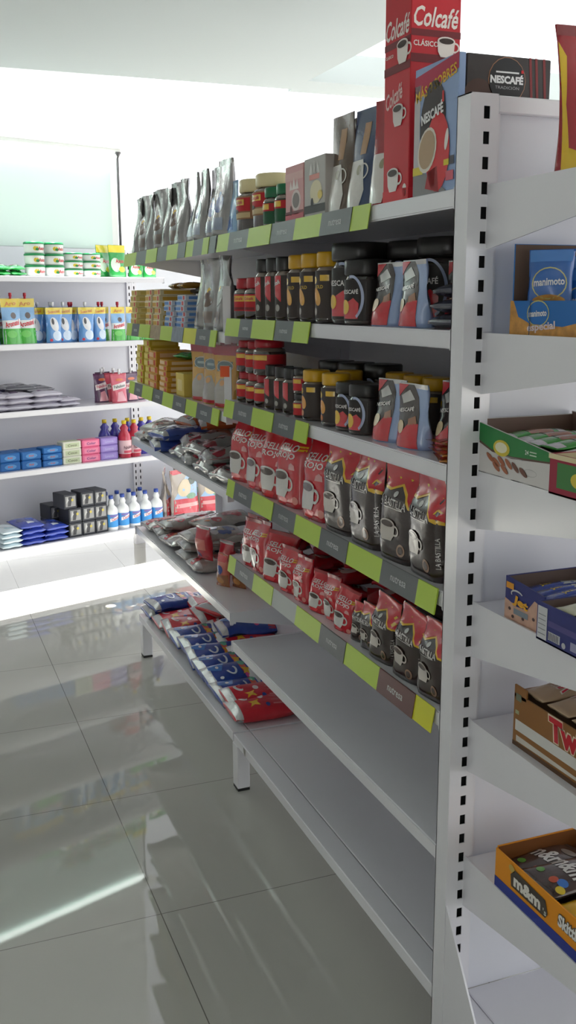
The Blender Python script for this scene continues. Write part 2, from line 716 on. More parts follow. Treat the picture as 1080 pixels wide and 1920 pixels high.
# unseen right wall, its wide opening sized to brighten the end rack
OP0, OP1, OPZ = -3.6, .7, 2.5
mb = MB().box(X1R, X1R + .12, Y0R - .12, OP0, 0, ROOF, WHITE).box(X1R, X1R + .12, OP0, OP1, OPZ, ROOF, WHITE).box(X1R, X1R + .12, OP1, 1.6, 0, ROOF, WHITE)
struct('wall_right', mb)
mb = MB().box(1.05, X1R, Y0R, 3.2, ROOF, ROOF + .1, WHITE)
struct('ceiling_high_side', mb)
PAVE = mat('pale_pavement', (170, 168, 162), .8, vary=.1, bscale=4)
mb = MB().box(-14, 22, -20, 26, -.16, -.055, PAVE)
struct('ground_outside', mb)

# pale green glass panel on the far wall, with its lit tube and a slim lip above
GREEN = mat('pale_green_back_painted_glass', (214, 232, 226), .3, spec=.5)
mb = MB()
wbox(mb, -.6, 1.945, WALLO + .0, WALLO + .02, 1.872, 2.44, GREEN)
tag(mb.build('wall_panel'), 'pale green glass wall panel above the far shelving', 'wall panel')
mb = MB()
wbox(mb, -.6, 2.06, WALLO, WALLO + .10, 2.458, 2.474, WHITE)
struct('trim_2', mb)
tl = empty('tube_light', wp(1.2, WALLO + .04, 2.43), WRZ)
mb = MB().box(-1.5, .80, -.018, .03, .006, .028, plastic(230, 232, 230))
mb.build('housing', tl)
TUBE = mat('lit_tube', (245, 255, 250), .4, emit=7.0)
mb = MB()
pts = [(-1.46, 0, -.012), (.78, 0, -.012)]
mb.tube(pts, .013, TUBE, 10)
mb.build('tube', tl)
tag(tl, 'lit white tube light along the top of the green panel', 'light')
POSTM = mat('dark_grey_post', (84, 82, 84), .4)
pt = empty('post', wp(1.985, WALLO + .045, 1.872), WRZ)
MB().lathe([(.008, 0), (.008, .54)], POSTM, 12).build('tube', pt)
MB().lathe([(.008, 0), (.016, .018), (.024, .03), (.024, .034)], POSTM, 14).build('flange', pt).location = (0, 0, .535)
tag(pt, 'slim grey metal post beside the pale green panel', 'post')
# white fixture high up beyond the gondola
fx = empty('ceiling_fixture', (3.02, 4.62, ROOF), 0)
MB().lathe([(.05, -.02), (.05, 0)], plastic(225, 228, 228), 16).build('base', fx)
MB().tube([(0, 0, -.02), (0, 0, -.62)], .01, plastic(225, 228, 228)).build('stem', fx)
MB().lathe([(.02, -.62), (.07, -.66), (.09, -.72), (.075, -.80), (.03, -.835)], plastic(228, 232, 230), 18).build('fixture_body', fx)
tag(fx, 'white rounded fixture hanging beyond the tall red box', 'fixture')

# ================================================================== shelving
GD = .40     # gondola half depth


def shelf_mb(y0, y1, lip=.032, depth=GD, dent=True):
    """one steel shelf, top face at z=0, front edge at x=0, with its two side brackets."""
    mb = MB()
    mb.prism([(0, 0), (0, -lip), (.014, -lip), (.014, -.018), (depth, -.018), (depth, 0)], 'y', y0, y1, STEEL)
    mb.bevel(.003, 2)
    return mb


def bracket_mb(y, t=.003, depth=GD, h0=.03, h1=.10):
    return MB().prism([(.016, -.0185), (depth, -.0185), (depth, -h1), (.016, -h0)], 'y', y, y + t, STEEL)


STB = [1.34, 1.27, 1.107, .942, .778, .615, .461, .292, .135, .061]
FTB = [2.69, 2.585, 2.45, 2.278, 2.11, 1.95, 1.797, 1.65, 1.484, 1.415]


def strip_mb(bounds, first, words=True, hang=.046, special=()):
    """card price strip that leans out from a shelf's lip: alternating lime and slate blocks."""
    mb = MB()
    zt, zb = .004, -hang
    xt, xb = -.004, -.012
    e = .0006
    for i in range(len(bounds) - 1):
        a, b = bounds[i], bounds[i + 1]
        m = LIME if (i + first) % 2 == 0 else SLATE
        if i in special:
            m = special[i]
        jit = .0008 * ((i * 7) % 3)
        v = [(xt - jit, a, zt), (xt - jit, b, zt), (xb - jit, b, zb), (xb - jit, a, zb), (xt + .0015, a, zt), (xt + .0015, b, zt), (xb + .0015, b, zb), (xb + .0015, a, zb)]
        mb.add(v, [(0, 1, 2, 3), (7, 6, 5, 4), (0, 4, 5, 1), (1, 5, 6, 2), (2, 6, 7, 3), (3, 7, 4, 0)], m)
        if (m is SLATE or m.name.startswith('dark_red')) and words:
            def fn(x, z, l, a=a, b=b, jit=jit):
                k = (z - zb) / (zt - zb)
                return (xb + (xt - xb) * k - jit - e * l, (a + b) / 2 - x, z)
            mb.decal(txt('nutresa', 0, (zt + zb) / 2, abs(a - b) * .42, None, 0, 0, .01), fn, PALE, 1)
    return mb


NEAR = [1.742, 1.502, 1.262, 1.022, .782, .502]
FAR = [1.742, 1.464, 1.224, .984, .590]
NY0, NY1 = .046, 1.342
FY0, FY1 = 1.352, 2.70
near = empty('gondola_shelving', (0, 0, 0))
far = empty('gondola_shelving', (0, 0, 0))
tag(near, 'white steel aisle shelving bay stocked with coffee, behind the slotted upright', 'shelving', 'aisle shelving bays')
tag(far, 'white steel aisle shelving bay with detergent bags on its base, further along', 'shelving', 'aisle shelving bays')


def bay(root, y0, y1, zs, strips):
    for i, z in enumerate(zs):
        s = shelf_mb(y0, y1).build('shelf', root)
        s.location.z = z
        for y in (y0 + .002, y1 - .005):
            bracket_mb(y).build('bracket', s)
        if i in strips:
            strips[i].build('price_strip', s)
    MB().box(GD, GD + .012, y0, y1, .16, 1.86, STEEL_B).build('back_panel', root)
    # base deck on its beam
    mb = MB().box(.058, GD, y0, y1, .170, .188, STEEL).bevel(.002)
    mb.build('base_deck', root)
    mb = MB().box(0, .056, y0, y1, .157, .188, STEEL).bevel(.002)
    mb.build('front_beam', root)


STRS = {0: strip_mb([1.395, 1.283, 1.112, .939, .775, .614, .454, .37], 0), 1: strip_mb([1.327, 1.199, 1.09, .917, .788, .686], 0),
        2: strip_mb([1.355, 1.263, 1.098, .934, .779, .696], 0), 3: strip_mb(STB, 0, special={7: SLATE, 8: LIME}),
        4: strip_mb([1.34, 1.272, 1.106, .948, .775, .615, .469, .392], 0, special={3: card(190, 200, 160), 2: LIME, 4: LIME, 5: SLATE, 6: LIME})}
STRS[4] = strip_mb([1.34, 1.272, 1.106, .948, .775, .615, .469, .392, .296, .137, .063], 0,
                   special={3: card(176, 180, 178), 4: LIME, 5: SLATE, 6: LIME, 7: LIME, 8: mat('dark_red_card', (92, 52, 50), .4), 9: YELW})
bay(near, NY0, NY1, NEAR, STRS)
bay(far, FY0, FY1, FAR, {0: strip_mb([2.69, 2.466, 2.295, 2.129, 1.984, 1.836, 1.74, 1.649, 1.542, 1.48, 1.41], 0, words=False),
                         1: strip_mb([2.69, 2.588, 2.454, 2.276, 2.111, 1.945, 1.798, 1.644, 1.485, 1.424], 0, special={3: mat('printed_card', (150, 128, 92), .4, vary=.5, bscale=60), 5: mat('blue_printed_card', (118, 128, 140), .4, vary=.5, bscale=60), 6: YELW}),
                         2: strip_mb([2.682, 2.581, 2.437, 2.267, 2.11, 1.957, 1.794, 1.657, 1.484, 1.412], 0)})
# white word on the dark red block is part of that strip's print; legs
for root, ys in ((near, (1.308,)), (far, (2.635,))):
    for y in ys:
        for x in (.0, .62):
            lg = MB().box(x, x + .042, y, y + .05, .008, .157, STEEL).bevel(.003).build('leg', root)
            MB().box(x + .001, x + .041, y + .001, y + .049, 0, .008, RUBBER).build('foot_pad', lg)
for root, y in ((near, 1.344), (far, 2.702)):
    MB().box(GD - .03, GD + .04, y, y + .006, .157, 1.885, STEEL).build('upright', root)
mb = MB().add([(-.0008, 1.245, .183), (-.0008, 1.222, .183), (-.0008, 1.226, .160), (-.0008, 1.240, .164)], [(0, 1, 2, 3)], mat('bare_metal_scratch', (120, 116, 110), .5))
mb.build('scratch', near)


def slotted_upright_mb(x0, x1, y0, y1, z0, z1, sx0, sx1, first, pitch, count, sh=.020):
    """hollow steel upright; the face at y0 has a column of real slots."""
    mb = MB()
    t = .002
    mb.box(x0, x0 + t, y0, y1, z0, z1, STEEL)
    mb.box(x1 - t, x1, y0, y1, z0, z1, STEEL)
    mb.box(x0, x1, y1 - t, y1, z0, z1, STEEL)
    mb.box(x0, x1, y0, y1, z1 - t, z1, STEEL)
    mb.box(x0 + t, sx0, y0, y0 + t, z0, z1 - t, STEEL)
    mb.box(sx1, x1 - t, y0, y0 + t, z0, z1 - t, STEEL)
    zz = z1 - t
    for i in range(count):
        c = first - pitch * i
        mb.box(sx0, sx1, y0, y0 + t, c + sh / 2, zz, STEEL)
        zz = c - sh / 2
    mb.box(sx0, sx1, y0, y0 + t, z0, zz, STEEL)
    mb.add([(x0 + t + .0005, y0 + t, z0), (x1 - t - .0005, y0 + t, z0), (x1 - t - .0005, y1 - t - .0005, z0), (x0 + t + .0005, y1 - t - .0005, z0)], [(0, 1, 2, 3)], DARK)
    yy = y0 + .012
    mb.add([(x0 + t, yy, z0), (x1 - t, yy, z0), (x1 - t, yy, z1 - t), (x0 + t, yy, z1 - t)], [(0, 1, 2, 3)], DARK)  # dark sheet behind the slots stands in for the shade inside
    return mb


EW = .86
end = empty('end_rack', (0, 0, 0))
tag(end, 'white steel end rack with slotted upright, sweets on its shelves', 'shelving')
slotted_upright_mb(-.004, .050, 0, .043, .02, 1.888, .0215, .0335, 1.858, .04, 40).build('upright', end)
slotted_upright_mb(EW - .05, EW, 0, .043, .02, 1.888, EW - .0335, EW - .0215, 1.858, .04, 40).build('upright', end)
MB().box(.050, EW - .05, .0, .03, 1.858, 1.886, STEEL).bevel(.002).build('top_rail', end)
mb = MB().box(.056, EW - .056, .012, .02, .19, 1.858, STEEL_B)
mb.box(.050, .056, .004, .03, .19, 1.858, STEEL)
mb.build('back_panel', end)
for z in (1.742, 1.497, 1.255, 1.012, .782, .497):
    s = MB().prism([(-.36, 0), (-.36, -.036), (-.346, -.036), (-.346, -.02), (-.002, -.02), (-.002, 0)], 'x', .037, EW - .037, STEEL).bevel(.002).build('shelf', end)
    s.location.z = z
    for x in (.034, EW - .037):
        MB().prism([(.0, .002), (-.362, .002), (-.362, -.048), (.0, -.104)], 'x', x, x + .003, STEEL).build('bracket', s)
for x in (-.003, EW - .045):
    MB().prism([(0, .40), (0, 0), (-.40, 0), (-.40, .03), (-.27, .03), (-.115, .223)], 'x', x, x + .004, STEEL).build('foot_gusset', end)
MB().box(.057, EW - .057, -.37, .0118, .17, .19, STEEL).bevel(.002).build('base_deck', end)
MB().box(.003, .0555, -.37, -.002, .165, .187, STEEL).build('base_frame', end)
MB().box(.003, EW - .003, -.372, -.371 + .012, .02, .165, STEEL).build('kick_plate', end)

# wall rack in wall coordinates (local x along the wall, local y = into the wall, front edge y=0)
rack = empty('wall_rack', wp(0, 0, 0), WRZ)
tag(rack, 'long white steel wall shelving with cleaning products below the green panel', 'shelving')
RU0, RU1 = -.6, 2.02
RD = .40


def to_rack(o):
    o.parent = rack
    return o


for z in (1.694, 1.333, .972, .643, .212):
    mb = MB().prism([(0, 0), (0, -.03), (.014, -.03), (.014, -.02), (RD, -.02), (RD, 0)], 'x', RU0, RU1, STEEL).bevel(.003, 2)
    o = mb.build('shelf', rack)
    o.location.z = z
mb = MB().prism([(0, 0), (0, -.03), (.014, -.03), (.014, -.02), (RD, -.02), (RD, 0)], 'x', RU1 + .03, 3.3, STEEL).bevel(.003, 2)
mb.build('shelf', rack).location.z = .224
MB().box(RU0, RU1 - .02, RD, RD + .012, .192, 1.868, STEEL_B).build('back_panel', rack)
MB().box(RU1 + .05, 3.3, RD, RD + .012, .192, 1.868, STEEL_B).build('back_panel', rack)
for x in (RU1 - .02, RU1 + .015):
    slotted_upright_mb(x, x + .034, RD - .012, RD + .02, 0, 1.868, x + .012, x + .021, 1.84, .04, 44, .02).build('upright', rack)

# ================================================================== product prototypes
RED = ink(196, 22, 40)
DRED = ink(150, 20, 34)
WHT = ink(226, 222, 220)
YEL = ink(222, 178, 36)
BRN = ink(46, 30, 27)
SIL = mat('silver_print', (190, 188, 186), .25, metal=.4, coat=.4)
GLD = ink(206, 170, 60)


def sello(name, w, h, d, seed):
    p = [(txt('SELLO', -.01 * w, .745 * h, .62 * w, .085 * h, 0, 0, .02), WHT, 1), (txt('ROJO', -.01 * w, .640 * h, .62 * w, .092 * h, 0, 0, .02), WHT, 1),
         (rect(.24 * w, .72 * h, .46 * w, .745 * h), YEL, 1), (rect(.26 * w, .76 * h, .46 * w, .78 * h), YEL, 1),
         (poly([(.10 * w, .48 * h), (.32 * w, .48 * h), (.30 * w, .54 * h), (.21 * w, .57 * h), (.12 * w, .54 * h)]), ink(214, 150, 150), 1),
         (ell(.33 * w, .10 * h, .075 * w, .075 * w), ink(222, 140, 130), 1),
         (poly([(-.3 * w, .02 * h), (-.1 * w, .13 * h), (.1 * w, .10 * h), (.02 * w, .02 * h)]), ink(224, 60, 70), 1)]
    p += cup_prints(-.14 * w, .30 * h, .54 * w, 2)
    return pouch(name, 'bag', w, h, d, seed, RED, p, wr=.0045, fin=DRED)


def bastilla(name, w, h, d, seed):
    p = [(poly([(-.5 * w, .76 * h), (-.2 * w, .74 * h), (.02 * w, .80 * h), (.2 * w, .72 * h), (.32 * w, .60 * h), (.5 * w, .57 * h), (.5 * w, .99 * h), (-.5 * w, .99 * h)]), YEL, 1),
         (poly([(-.5 * w, .785 * h), (-.2 * w, .765 * h), (.02 * w, .825 * h), (.22 * w, .745 * h), (.34 * w, .63 * h), (.5 * w, .60 * h), (.5 * w, .99 * h), (-.5 * w, .99 * h)]), RED, 2),
         (txt('LA BASTILLA', -.08 * w, .63 * h, .74 * w, .085 * h, -.06, 0, .02), SIL, 1),
         (rect(-.42 * w, .565 * h, .22 * w, .575 * h), SIL, 1),
         (ell(.20 * w, .15 * h, .10 * w, .10 * w), ink(150, 120, 100), 1), (ell(.20 * w, .15 * h, .065 * w, .065 * w), ink(70, 46, 38), 2),
         (ell(-.02 * w, .72 * h, .05 * w, .045 * w), SIL, 1), (txt('LA BASTILLA', .43 * w, .30 * h, .30 * h, .05 * w, PI / 2, 0, .01), SIL, 1)]
    p += cup_prints(-.14 * w, .34 * h, .36 * w, 2, ink(196, 188, 180))
    return pouch(name, 'bag', w, h, d, seed, BRN, p, wr=.0045, fin=RED)


def nescafe_pouch(name, w, h, d, seed):
    p = [(poly([(-.5 * w, .02 * h), (-.5 * w, .98 * h), (.02 * w, .98 * h), (.20 * w, .80 * h), (.30 * w, .55 * h), (.30 * w, .02 * h)]), BRN, 1),
         (poly([(-.5 * w, .98 * h), (-.5 * w, .78 * h), (-.15 * w, .98 * h)]), RED, 2),
         (poly([(-.5 * w, .02 * h), (-.5 * w, .34 * h), (-.2 * w, .22 * h), (.05 * w, .42 * h), (.30 * w, .40 * h), (.30 * w, .02 * h)]), RED, 2), (poly([(-.02 * w, .46 * h), (.2 * w, .52 * h), (.26 * w, .40 * h), (.02 * w, .36 * h)]), ink(150, 96, 66), 2), (poly([(-.4 * w, .80 * h), (-.1 * w, .9 * h), (.1 * w, .76 * h), (-.3 * w, .68 * h)]), SIL, 2),
         (txt('NESCAFÉ', -.16 * w, .60 * h, .58 * w, .075 * h, .12, 0, .03), WHT, 3),
         (ell(-.24 * w, .33 * h, .14 * w, .10 * h, -.5), ink(222, 200, 160), 3), (ell(-.42 * w, .32 * h, .06 * w, .06 * h), YEL, 3)]
    return pouch(name, 'doy', w, h, d, seed, ink(150, 170, 208), p, wr=.003, fin=SEALW)


S_BAG = [sello('coffee_bag', .135, .200, .072, s) for s in (3, 11, 23)]
B_BAG = [bastilla('coffee_bag', .135, .205, .075, s) for s in (5, 17)]
S_SM = [sello('coffee_bag', .100, .138, .055, s) for s in (7, 13, 29)]
B_SM = [bastilla('coffee_bag', .105, .145, .06, s) for s in (9, 31)]
N_P = [nescafe_pouch('coffee_pouch', .100, .130, .05, s) for s in (2, 19)]
LIE_RED = [pouch('coffee_bag', 'pillow', .11, .15, .042, s, RED, [(ell(0, .05, .03, .022), WHT, 1), (txt('ROJO', 0, .1, .06), WHT, 1)], lie=True, wr=.004, fin=DRED) for s in (41, 43)]
LIE_DARK = [pouch('coffee_bag', 'pillow', .12, .16, .04, s, BRN, [(rect(-.06, .125, .06, .15), RED, 1), (txt('LA BASTILLA', 0, .1, .08), SIL, 1)], lie=True, wr=.004, fin=RED) for s in (44,)]


def jar(h, r, lidc, lid_h, lid_r, labc, lab, shoulder=None, sq=None, body=COFFEE, top=JARGLASS, nm='coffee_jar'):
    """glass jar: body (glass with coffee), lid and a printed paper label as parts. lab = (z0, z1, prints)."""
    o = empty(nm)
    hb = h - lid_h
    sh = shoulder or hb * .14
    prof = [(r * .8, 0), (r * .97, hb * .03), (r, hb * .07), (r, hb * .45), (r, hb - sh), (r * .94, hb - sh * .45), (lid_r * .86, hb - .002), (lid_r * .86, hb + .002)]
    ms = [body, body, body, body, top, top, top]
    MB().lathe(prof, body, 22, sq, ms=ms).build('jar_body', o)
    MB().lathe([(lid_r * .96, hb), (lid_r, hb + lid_h * .1), (lid_r, h - lid_h * .12), (lid_r * .93, h)], lidc, 22, sq).build('lid', o)
    z0, z1, prints = lab
    rr = r * 1.012
    mb = MB()
    mb.lathe([(rr, z0), (rr, z1)], labc, 24, sq, close=False)
    def fn(x, z, l):
        a = x / rr - PI / 2
        c, q = math.cos(a), math.sin(a)
        g = (abs(c) ** sq + abs(q) ** sq) ** (-1 / sq) if sq else 1
        R = rr + .0006 * l
        return (R * g * c, R * g * q, z)
    for s_, m, l in prints:
        mb.decal(s_, fn, m, l, maxlen=rr * .35)
    mb.build('label', o)
    return o


LIDR, LIDK, LIDY, LIDC, LIDG = plastic(168, 16, 34), plastic(32, 30, 30), plastic(206, 158, 20), plastic(222, 208, 160), plastic(16, 108, 66)
RLAB = card(186, 24, 34)
J_RED = jar(.118, .040, LIDR, .030, .033, RLAB, (.025, .072, [(rect(-.01, .052, .035, .068), YEL, 1), (txt('Colcafé', .01, .060, .034), RED, 2), (ell(-.02, .042, .008, .007), BRN, 1), (rect(-.03, .028, .03, .036), card(120, 20, 26), 1)]))
J_REDW = jar(.098, .046, LIDR, .022, .042, RLAB, (.018, .058, [(rect(-.015, .042, .04, .056), YEL, 1), (ell(-.02, .032, .008, .007), BRN, 1)]))
J_REDS = jar(.090, .035, LIDR, .021, .027, RLAB, (.018, .055, [(rect(-.008, .040, .03, .052), YEL, 1), (ell(-.016, .032, .007, .006), BRN, 1)]))
J_CREAM = jar(.150, .062, LIDC, .036, .054, card(150, 108, 74), (.040, .102, [(rect(-.06, .062, .06, .098), RLAB, 1), (rect(-.012, .078, .04, .094), YEL, 2), (txt('Colcafé', .014, .086, .040), RED, 3), (rect(-.06, .044, .06, .058), card(196, 172, 128), 1), (ell(.0, .062, .015, .006), card(70, 44, 30), 2)]))
J_GREEN = jar(.105, .035, LIDG, .026, .031, card(20, 84, 50), (.012, .066, [(rect(-.03, .044, .04, .064), RLAB, 1), (rect(-.004, .048, .026, .062), YEL, 2), (ell(-.018, .032, .010, .008), WHT, 1)]))
DLAB = card(58, 48, 44)
J_SLIM = jar(.165, .031, LIDK, .036, .028, DLAB, (.012, .118, [(rect(-.026, .078, .012, .117), RED, 1), (poly([(-.026, .078), (.012, .078), (.012, .05)]), RED, 1), (txt('Colcafé', -.006, .098, .030, .011, .3), WHT, 2), (ell(.0, .035, .008, .009), ink(150, 146, 140), 1)]))
J_SLIMS = jar(.122, .029, LIDK, .030, .026, DLAB, (.010, .085, [(rect(-.024, .054, .010, .084), RED, 1), (poly([(-.024, .054), (.010, .054), (.010, .036)]), RED, 1), (ell(.0, .024, .007, .007), ink(150, 146, 140), 1)]))
J_YEL = jar(.165, .036, LIDY, .034, .033, DLAB, (.012, .122, [(rect(.006, .098, .030, .112), YEL, 1), (ell(-.016, .10, .010, .009), YEL, 1), (ell(-.006, .062, .012, .022, .4), ink(222, 160, 60), 1), (ell(-.012, .028, .008, .009), ink(170, 160, 150), 1), (txt('GOLD', 0, .085, .03), GLD, 1)]))
J_YELS = jar(.125, .036, LIDY, .028, .034, DLAB, (.010, .092, [(rect(.006, .072, .030, .084), YEL, 1), (ell(-.016, .074, .009, .008), YEL, 1), (ell(-.008, .046, .012, .017, .4), ink(222, 150, 50), 1), (ell(-.012, .020, .008, .008), ink(200, 110, 40), 1)]))


def nes_jar(h, r, lid_h):
    k = h / .18
    lab = [(ring(-.005, .075 * k, r * .75, .062 * k, .006, 24, -1.1, 1.8), ink(160, 170, 200), 1),
           (poly([(-r * .9, .018 * k), (r * .3, .018 * k), (r * .35, .06 * k), (0, .075 * k), (-r * .9, .05 * k)]), RED, 1),
           (ell(-r * .55, .05 * k, .012, .016), YEL, 2), (txt('NESCAFÉ', -r * .25, .093 * k, r * 1.15, None, 0, 0, .02), WHT, 2)]
    return jar(h, r, LIDK, lid_h, r * 1.02, card(34, 28, 27), (.012 * k, .125 * k, lab), sq=3.2, top=mat('dark_glass', (40, 32, 30), .08, coat=1))


J_NES = nes_jar(.180, .058, .040)
J_NESM = nes_jar(.140, .042, .034)
J_NESS = nes_jar(.112, .036, .027)

# ---------------------------------------------------------------- near bay, top shelf (z 1.742)
Z = NEAR[0]
NB = 'on the top coffee shelf'
for i, y in enumerate((1.290, 1.150)):
    put(J_CREAM, (.085, y, Z), RZ - .1, ['big coffee jar with cream lid at the far end of the top coffee shelf', 'big coffee jar with cream lid, closer to the small green-lidded jar'][i], 'jar', 'cream-lidded coffee jars')
for i, y in enumerate((1.063, .975)):
    put(J_GREEN, (.055, y, Z), RZ - .1, ['small green-lidded coffee jar beside the big cream-lidded jars', 'small green-lidded coffee jar half hidden behind a red packet'][i], 'jar', 'green-lidded coffee jars')


def sachet_box(name, w, h, d, base, prints):
    return box_mb(w, d, h, base, prints).build(name)


pk = pouch('coffee_packet', 'pillow', .03, .135, .012, 61, RED, [(rect(-.012, .02, .012, .05), WHT, 1)])
put(pk, (.055, .930, Z), RZ, 'thin red upright packet beside the pink coffee box', 'packet')
bx = sachet_box('coffee_box', .118, .135, .05, card(206, 150, 150), [
    ('front', rect(-.059, .0, .059, .022), card(200, 88, 100), 1), ('front', rect(-.059, .020, .059, .028), card(110, 40, 46), 1),
    ('front', ell(.012, .052, .022, .018), card(120, 108, 106), 1), ('front', ell(.012, .052, .030, .025), card(214, 196, 192), 0.5),
    ('front', poly([(-.03, .078), (-.022, .1), (-.012, .08), (-.002, .108), (.01, .082), (.02, .102), (.03, .078)]), card(226, 214, 210), 1), ('front', rect(-.059, .1, .059, .118), card(212, 168, 164), 1),
    ('front', ell(-.02, .030, .006, .012), card(90, 40, 40), 2)])
put(bx, (.045, .846, Z), RZ, 'pink coffee sachet box between red packet and grey-white box', 'box')
bx = sachet_box('coffee_box', .125, .138, .055, card(176, 172, 168), [
    ('front', rect(-.0625, .014, .0625, .032), card(40, 36, 34), 1), ('front', ell(.01, .060, .035, .026), card(216, 206, 170), 1),
    ('front', ell(.035, .052, .014, .010), card(214, 190, 90), 2), ('front', ell(-.012, .036, .008, .012), card(30, 26, 26), 2), ('front', poly([(-.03, .1), (-.02, .126), (-.01, .1), (.0, .13), (.01, .1), (.02, .126), (.03, .1)]), card(220, 218, 214), 1),
    ('front', rect(-.03, .088, .03, .1), card(212, 140, 130), 1)])
put(bx, (.048, .720, Z), RZ, 'grey-white coffee box beside the clear-topped brown pouches', 'box')


def cup_pouch(seed, topc, w=.10, h=.215):
    p = [(rect(-.48 * w, .50 * h, .48 * w, .96 * h), topc, 1), (rect(-.05 * w, .55 * h, .2 * w, .86 * h), ink(170, 130, 90), 2),
         (poly([(-.47 * w, .03 * h), (-.47 * w, .45 * h), (-.40 * w, .5 * h), (.14 * w, .5 * h), (.20 * w, .45 * h), (.30 * w, .2 * h), (.2 * w, .03 * h)]), ink(214, 212, 206), 2),
         (ring(.22 * w, .38 * h, .16 * w, .08 * h, .03 * w), ink(214, 212, 206), 3), (ell(.02 * w, .40 * h, .10 * w, .05 * h), ink(150, 146, 120), 3)]
    return pouch('coffee_pouch', 'doy', w, h, .045, seed, topc, p, wr=.003, fin=topc)


CPS = [cup_pouch(71, ink(92, 74, 60)), cup_pouch(72, ink(52, 70, 104)), cup_pouch(73, ink(156, 24, 38))]
for i, (x, y, k, lb) in enumerate([
        (.09, .700, 0, 'brown coffee pouch with white cup, behind its twin'), (.05, .625, 0, 'brown coffee pouch with white cup at the shelf edge'),
        (.095, .610, 1, 'blue coffee pouch with white cup, rear one of two'), (.05, .527, 1, 'blue coffee pouch with white cup at the shelf edge'),
        (.095, .500, 2, 'red coffee pouch with white cup, rear one of two'), (.05, .415, 2, 'red coffee pouch with large white cup beside the tall red box')]):
    put(CPS[k], (x, y, Z), RZ + .12, lb, 'pouch', 'pouches with a white cup', tilt=(-.05, 0))
# tall red box
def colcafe_face(face, w):
    W = card(232, 222, 216)
    K = card(52, 34, 28)
    right = face == 'right'
    dz = 0 if right else -.01
    a = [(face, txt('Colcafé', 0, .322 + dz, w * .90, w * .34, 0, .2, .02), W, 1), (face, rect(-w / 2, .288 + dz, w / 2, .300 + dz), card(112, 24, 34), 1),
         (face, rect(-w / 2, .243 + dz, w / 2, .258 + dz), card(112, 24, 34), 1), (face, txt('CLÁSICO', -w * .20 if right else -w * .3, .277 + dz, w * (.50 if right else .3), None, 0, 0, .02), W, 1)]
    if right:
        a += [(face, sh, W if k == 'w' else K, 2 + i) for i, (sh, k) in enumerate(cup_shapes(w * .20, .273, w * .36))]
    else:
        a += [(face, sh, W if k == 'w' else K, 2 + i) for i, (sh, k) in enumerate(cup_shapes(w * .22, .268, w * .42))]
        a += [(face, sh, card(214, 206, 202) if k == 'w' else K, 2 + i) for i, (sh, k) in enumerate(cup_shapes(w * .08, .158, w * .40))]
        a += [(face, sh, card(222, 218, 214) if k == 'w' else K, 2 + i) for i, (sh, k) in enumerate(cup_shapes(-w * .08, .042, w * .44))]
        a += [(face, txt('Colcafé', -w * .1, .192, w * .66, w * .28, .25, .25, .02), card(226, 196, 192), 1), (face, ell(w * .36, .018, w * .08, .012), card(220, 214, 210), 1)]
    a += [(face, rect(-w / 2, .0, w / 2, .022), card(206, 40, 50), 1)]
    return a


bx = box_mb(.105, .104, .40, card(192, 30, 44), colcafe_face('front', .105) + colcafe_face('right', .104)).build('coffee_box')
put(bx, (.010 + .052, .239 + .0525, Z), RZ, 'tall red coffee box standing on the top shelf', 'box')
w = .153
P = [('front', poly([(-w / 2, .166), (w / 2, .194), (w / 2, .2195), (-w / 2, .205)]), card(178, 40, 74), 1),
     ('front', txt('MÁS 9 SOBRES', 0, .185, w * .94, .023, .19, 0, .02), card(222, 176, 40), 2),
     ('front', rect(-w / 2, 0, -w * .36, .19), card(188, 184, 186), 1),
     ('front', ell(-.008, .120, .045, .070, -.10), card(54, 44, 44), 2), ('front', ell(.012, .068, .042, .067), card(206, 42, 50), 3),
     ('front', ell(-.024, .075, .032, .040, -.5), card(222, 214, 200), 4), ('front', ell(-.024, .076, .027, .034, -.5), card(176, 148, 116), 5),
     ('front', txt('NESCAFÉ', -.008, .136, .078, .022, .16, 0, .04), card(226, 224, 224), 5), ('front', rect(.028, .148, .034, .166), card(206, 36, 40), 6),
     ('front', ell(.044, .085, .006, .018, -.2), card(226, 220, 214), 4),
     ('front', rect(.036, .042, .054, .052), card(210, 190, 40), 4), ('front', rect(.056, .042, .070, .056), card(70, 66, 76), 4),
     ('front', rect(.044, .016, .070, .032), card(206, 92, 108), 4), ('front', poly([(-w / 2, 0), (w * .3, 0), (-.02, .033), (-w / 2, .046)]), card(128, 126, 128), 2),
     ('front', poly([(-.03, .01), (.02, .0), (.012, .045), (-.02, .038)]), card(168, 40, 48), 3), ('front', rect(-w / 2, .036, -w * .26, .05), card(214, 196, 60), 3)]
bx = box_mb(w, .013, .219, card(146, 168, 206), P, bev=.001).build('coffee_box')
put(bx, (.003 + .0065, .1285, Z), RZ, 'light blue coffee sachet box next to the upright', 'box')
w = .168
P = [('front', ell(-.005, .180, .0375, .0375), card(176, 126, 96), 1), ('front', ell(-.005, .180, .0362, .0362), card(34, 34, 38), 2),
     ('front', txt('NESCAFÉ', -.006, .182, .066, .0155, 0, 0, .05), card(230, 230, 232), 3), ('front', rect(-.028, .1912, .018, .1938), card(230, 230, 232), 3),
     ('front', txt('TRADICIÓN', -.005, .1685, .048, .006, 0, 0, .0), card(170, 170, 174), 3), ('front', rect(.022, .1925, .027, .1975), card(200, 30, 40), 4)]
P += [('front', poly([(x, .12), (x + .005, .12), (x - .003, .219), (x - .008, .219)]), card(124, 40, 42), 1) for x in (.046, .058, .074)]
P += [('front', ell(-.06, .15, .03, .03, .6), card(74, 50, 42), 1)]
bx = box_mb(w, .09, .219, card(58, 52, 52), P).build('coffee_box')
put(bx, (.0185 + .084, .098, Z), 0, 'dark coffee box rising behind the end rack', 'box')

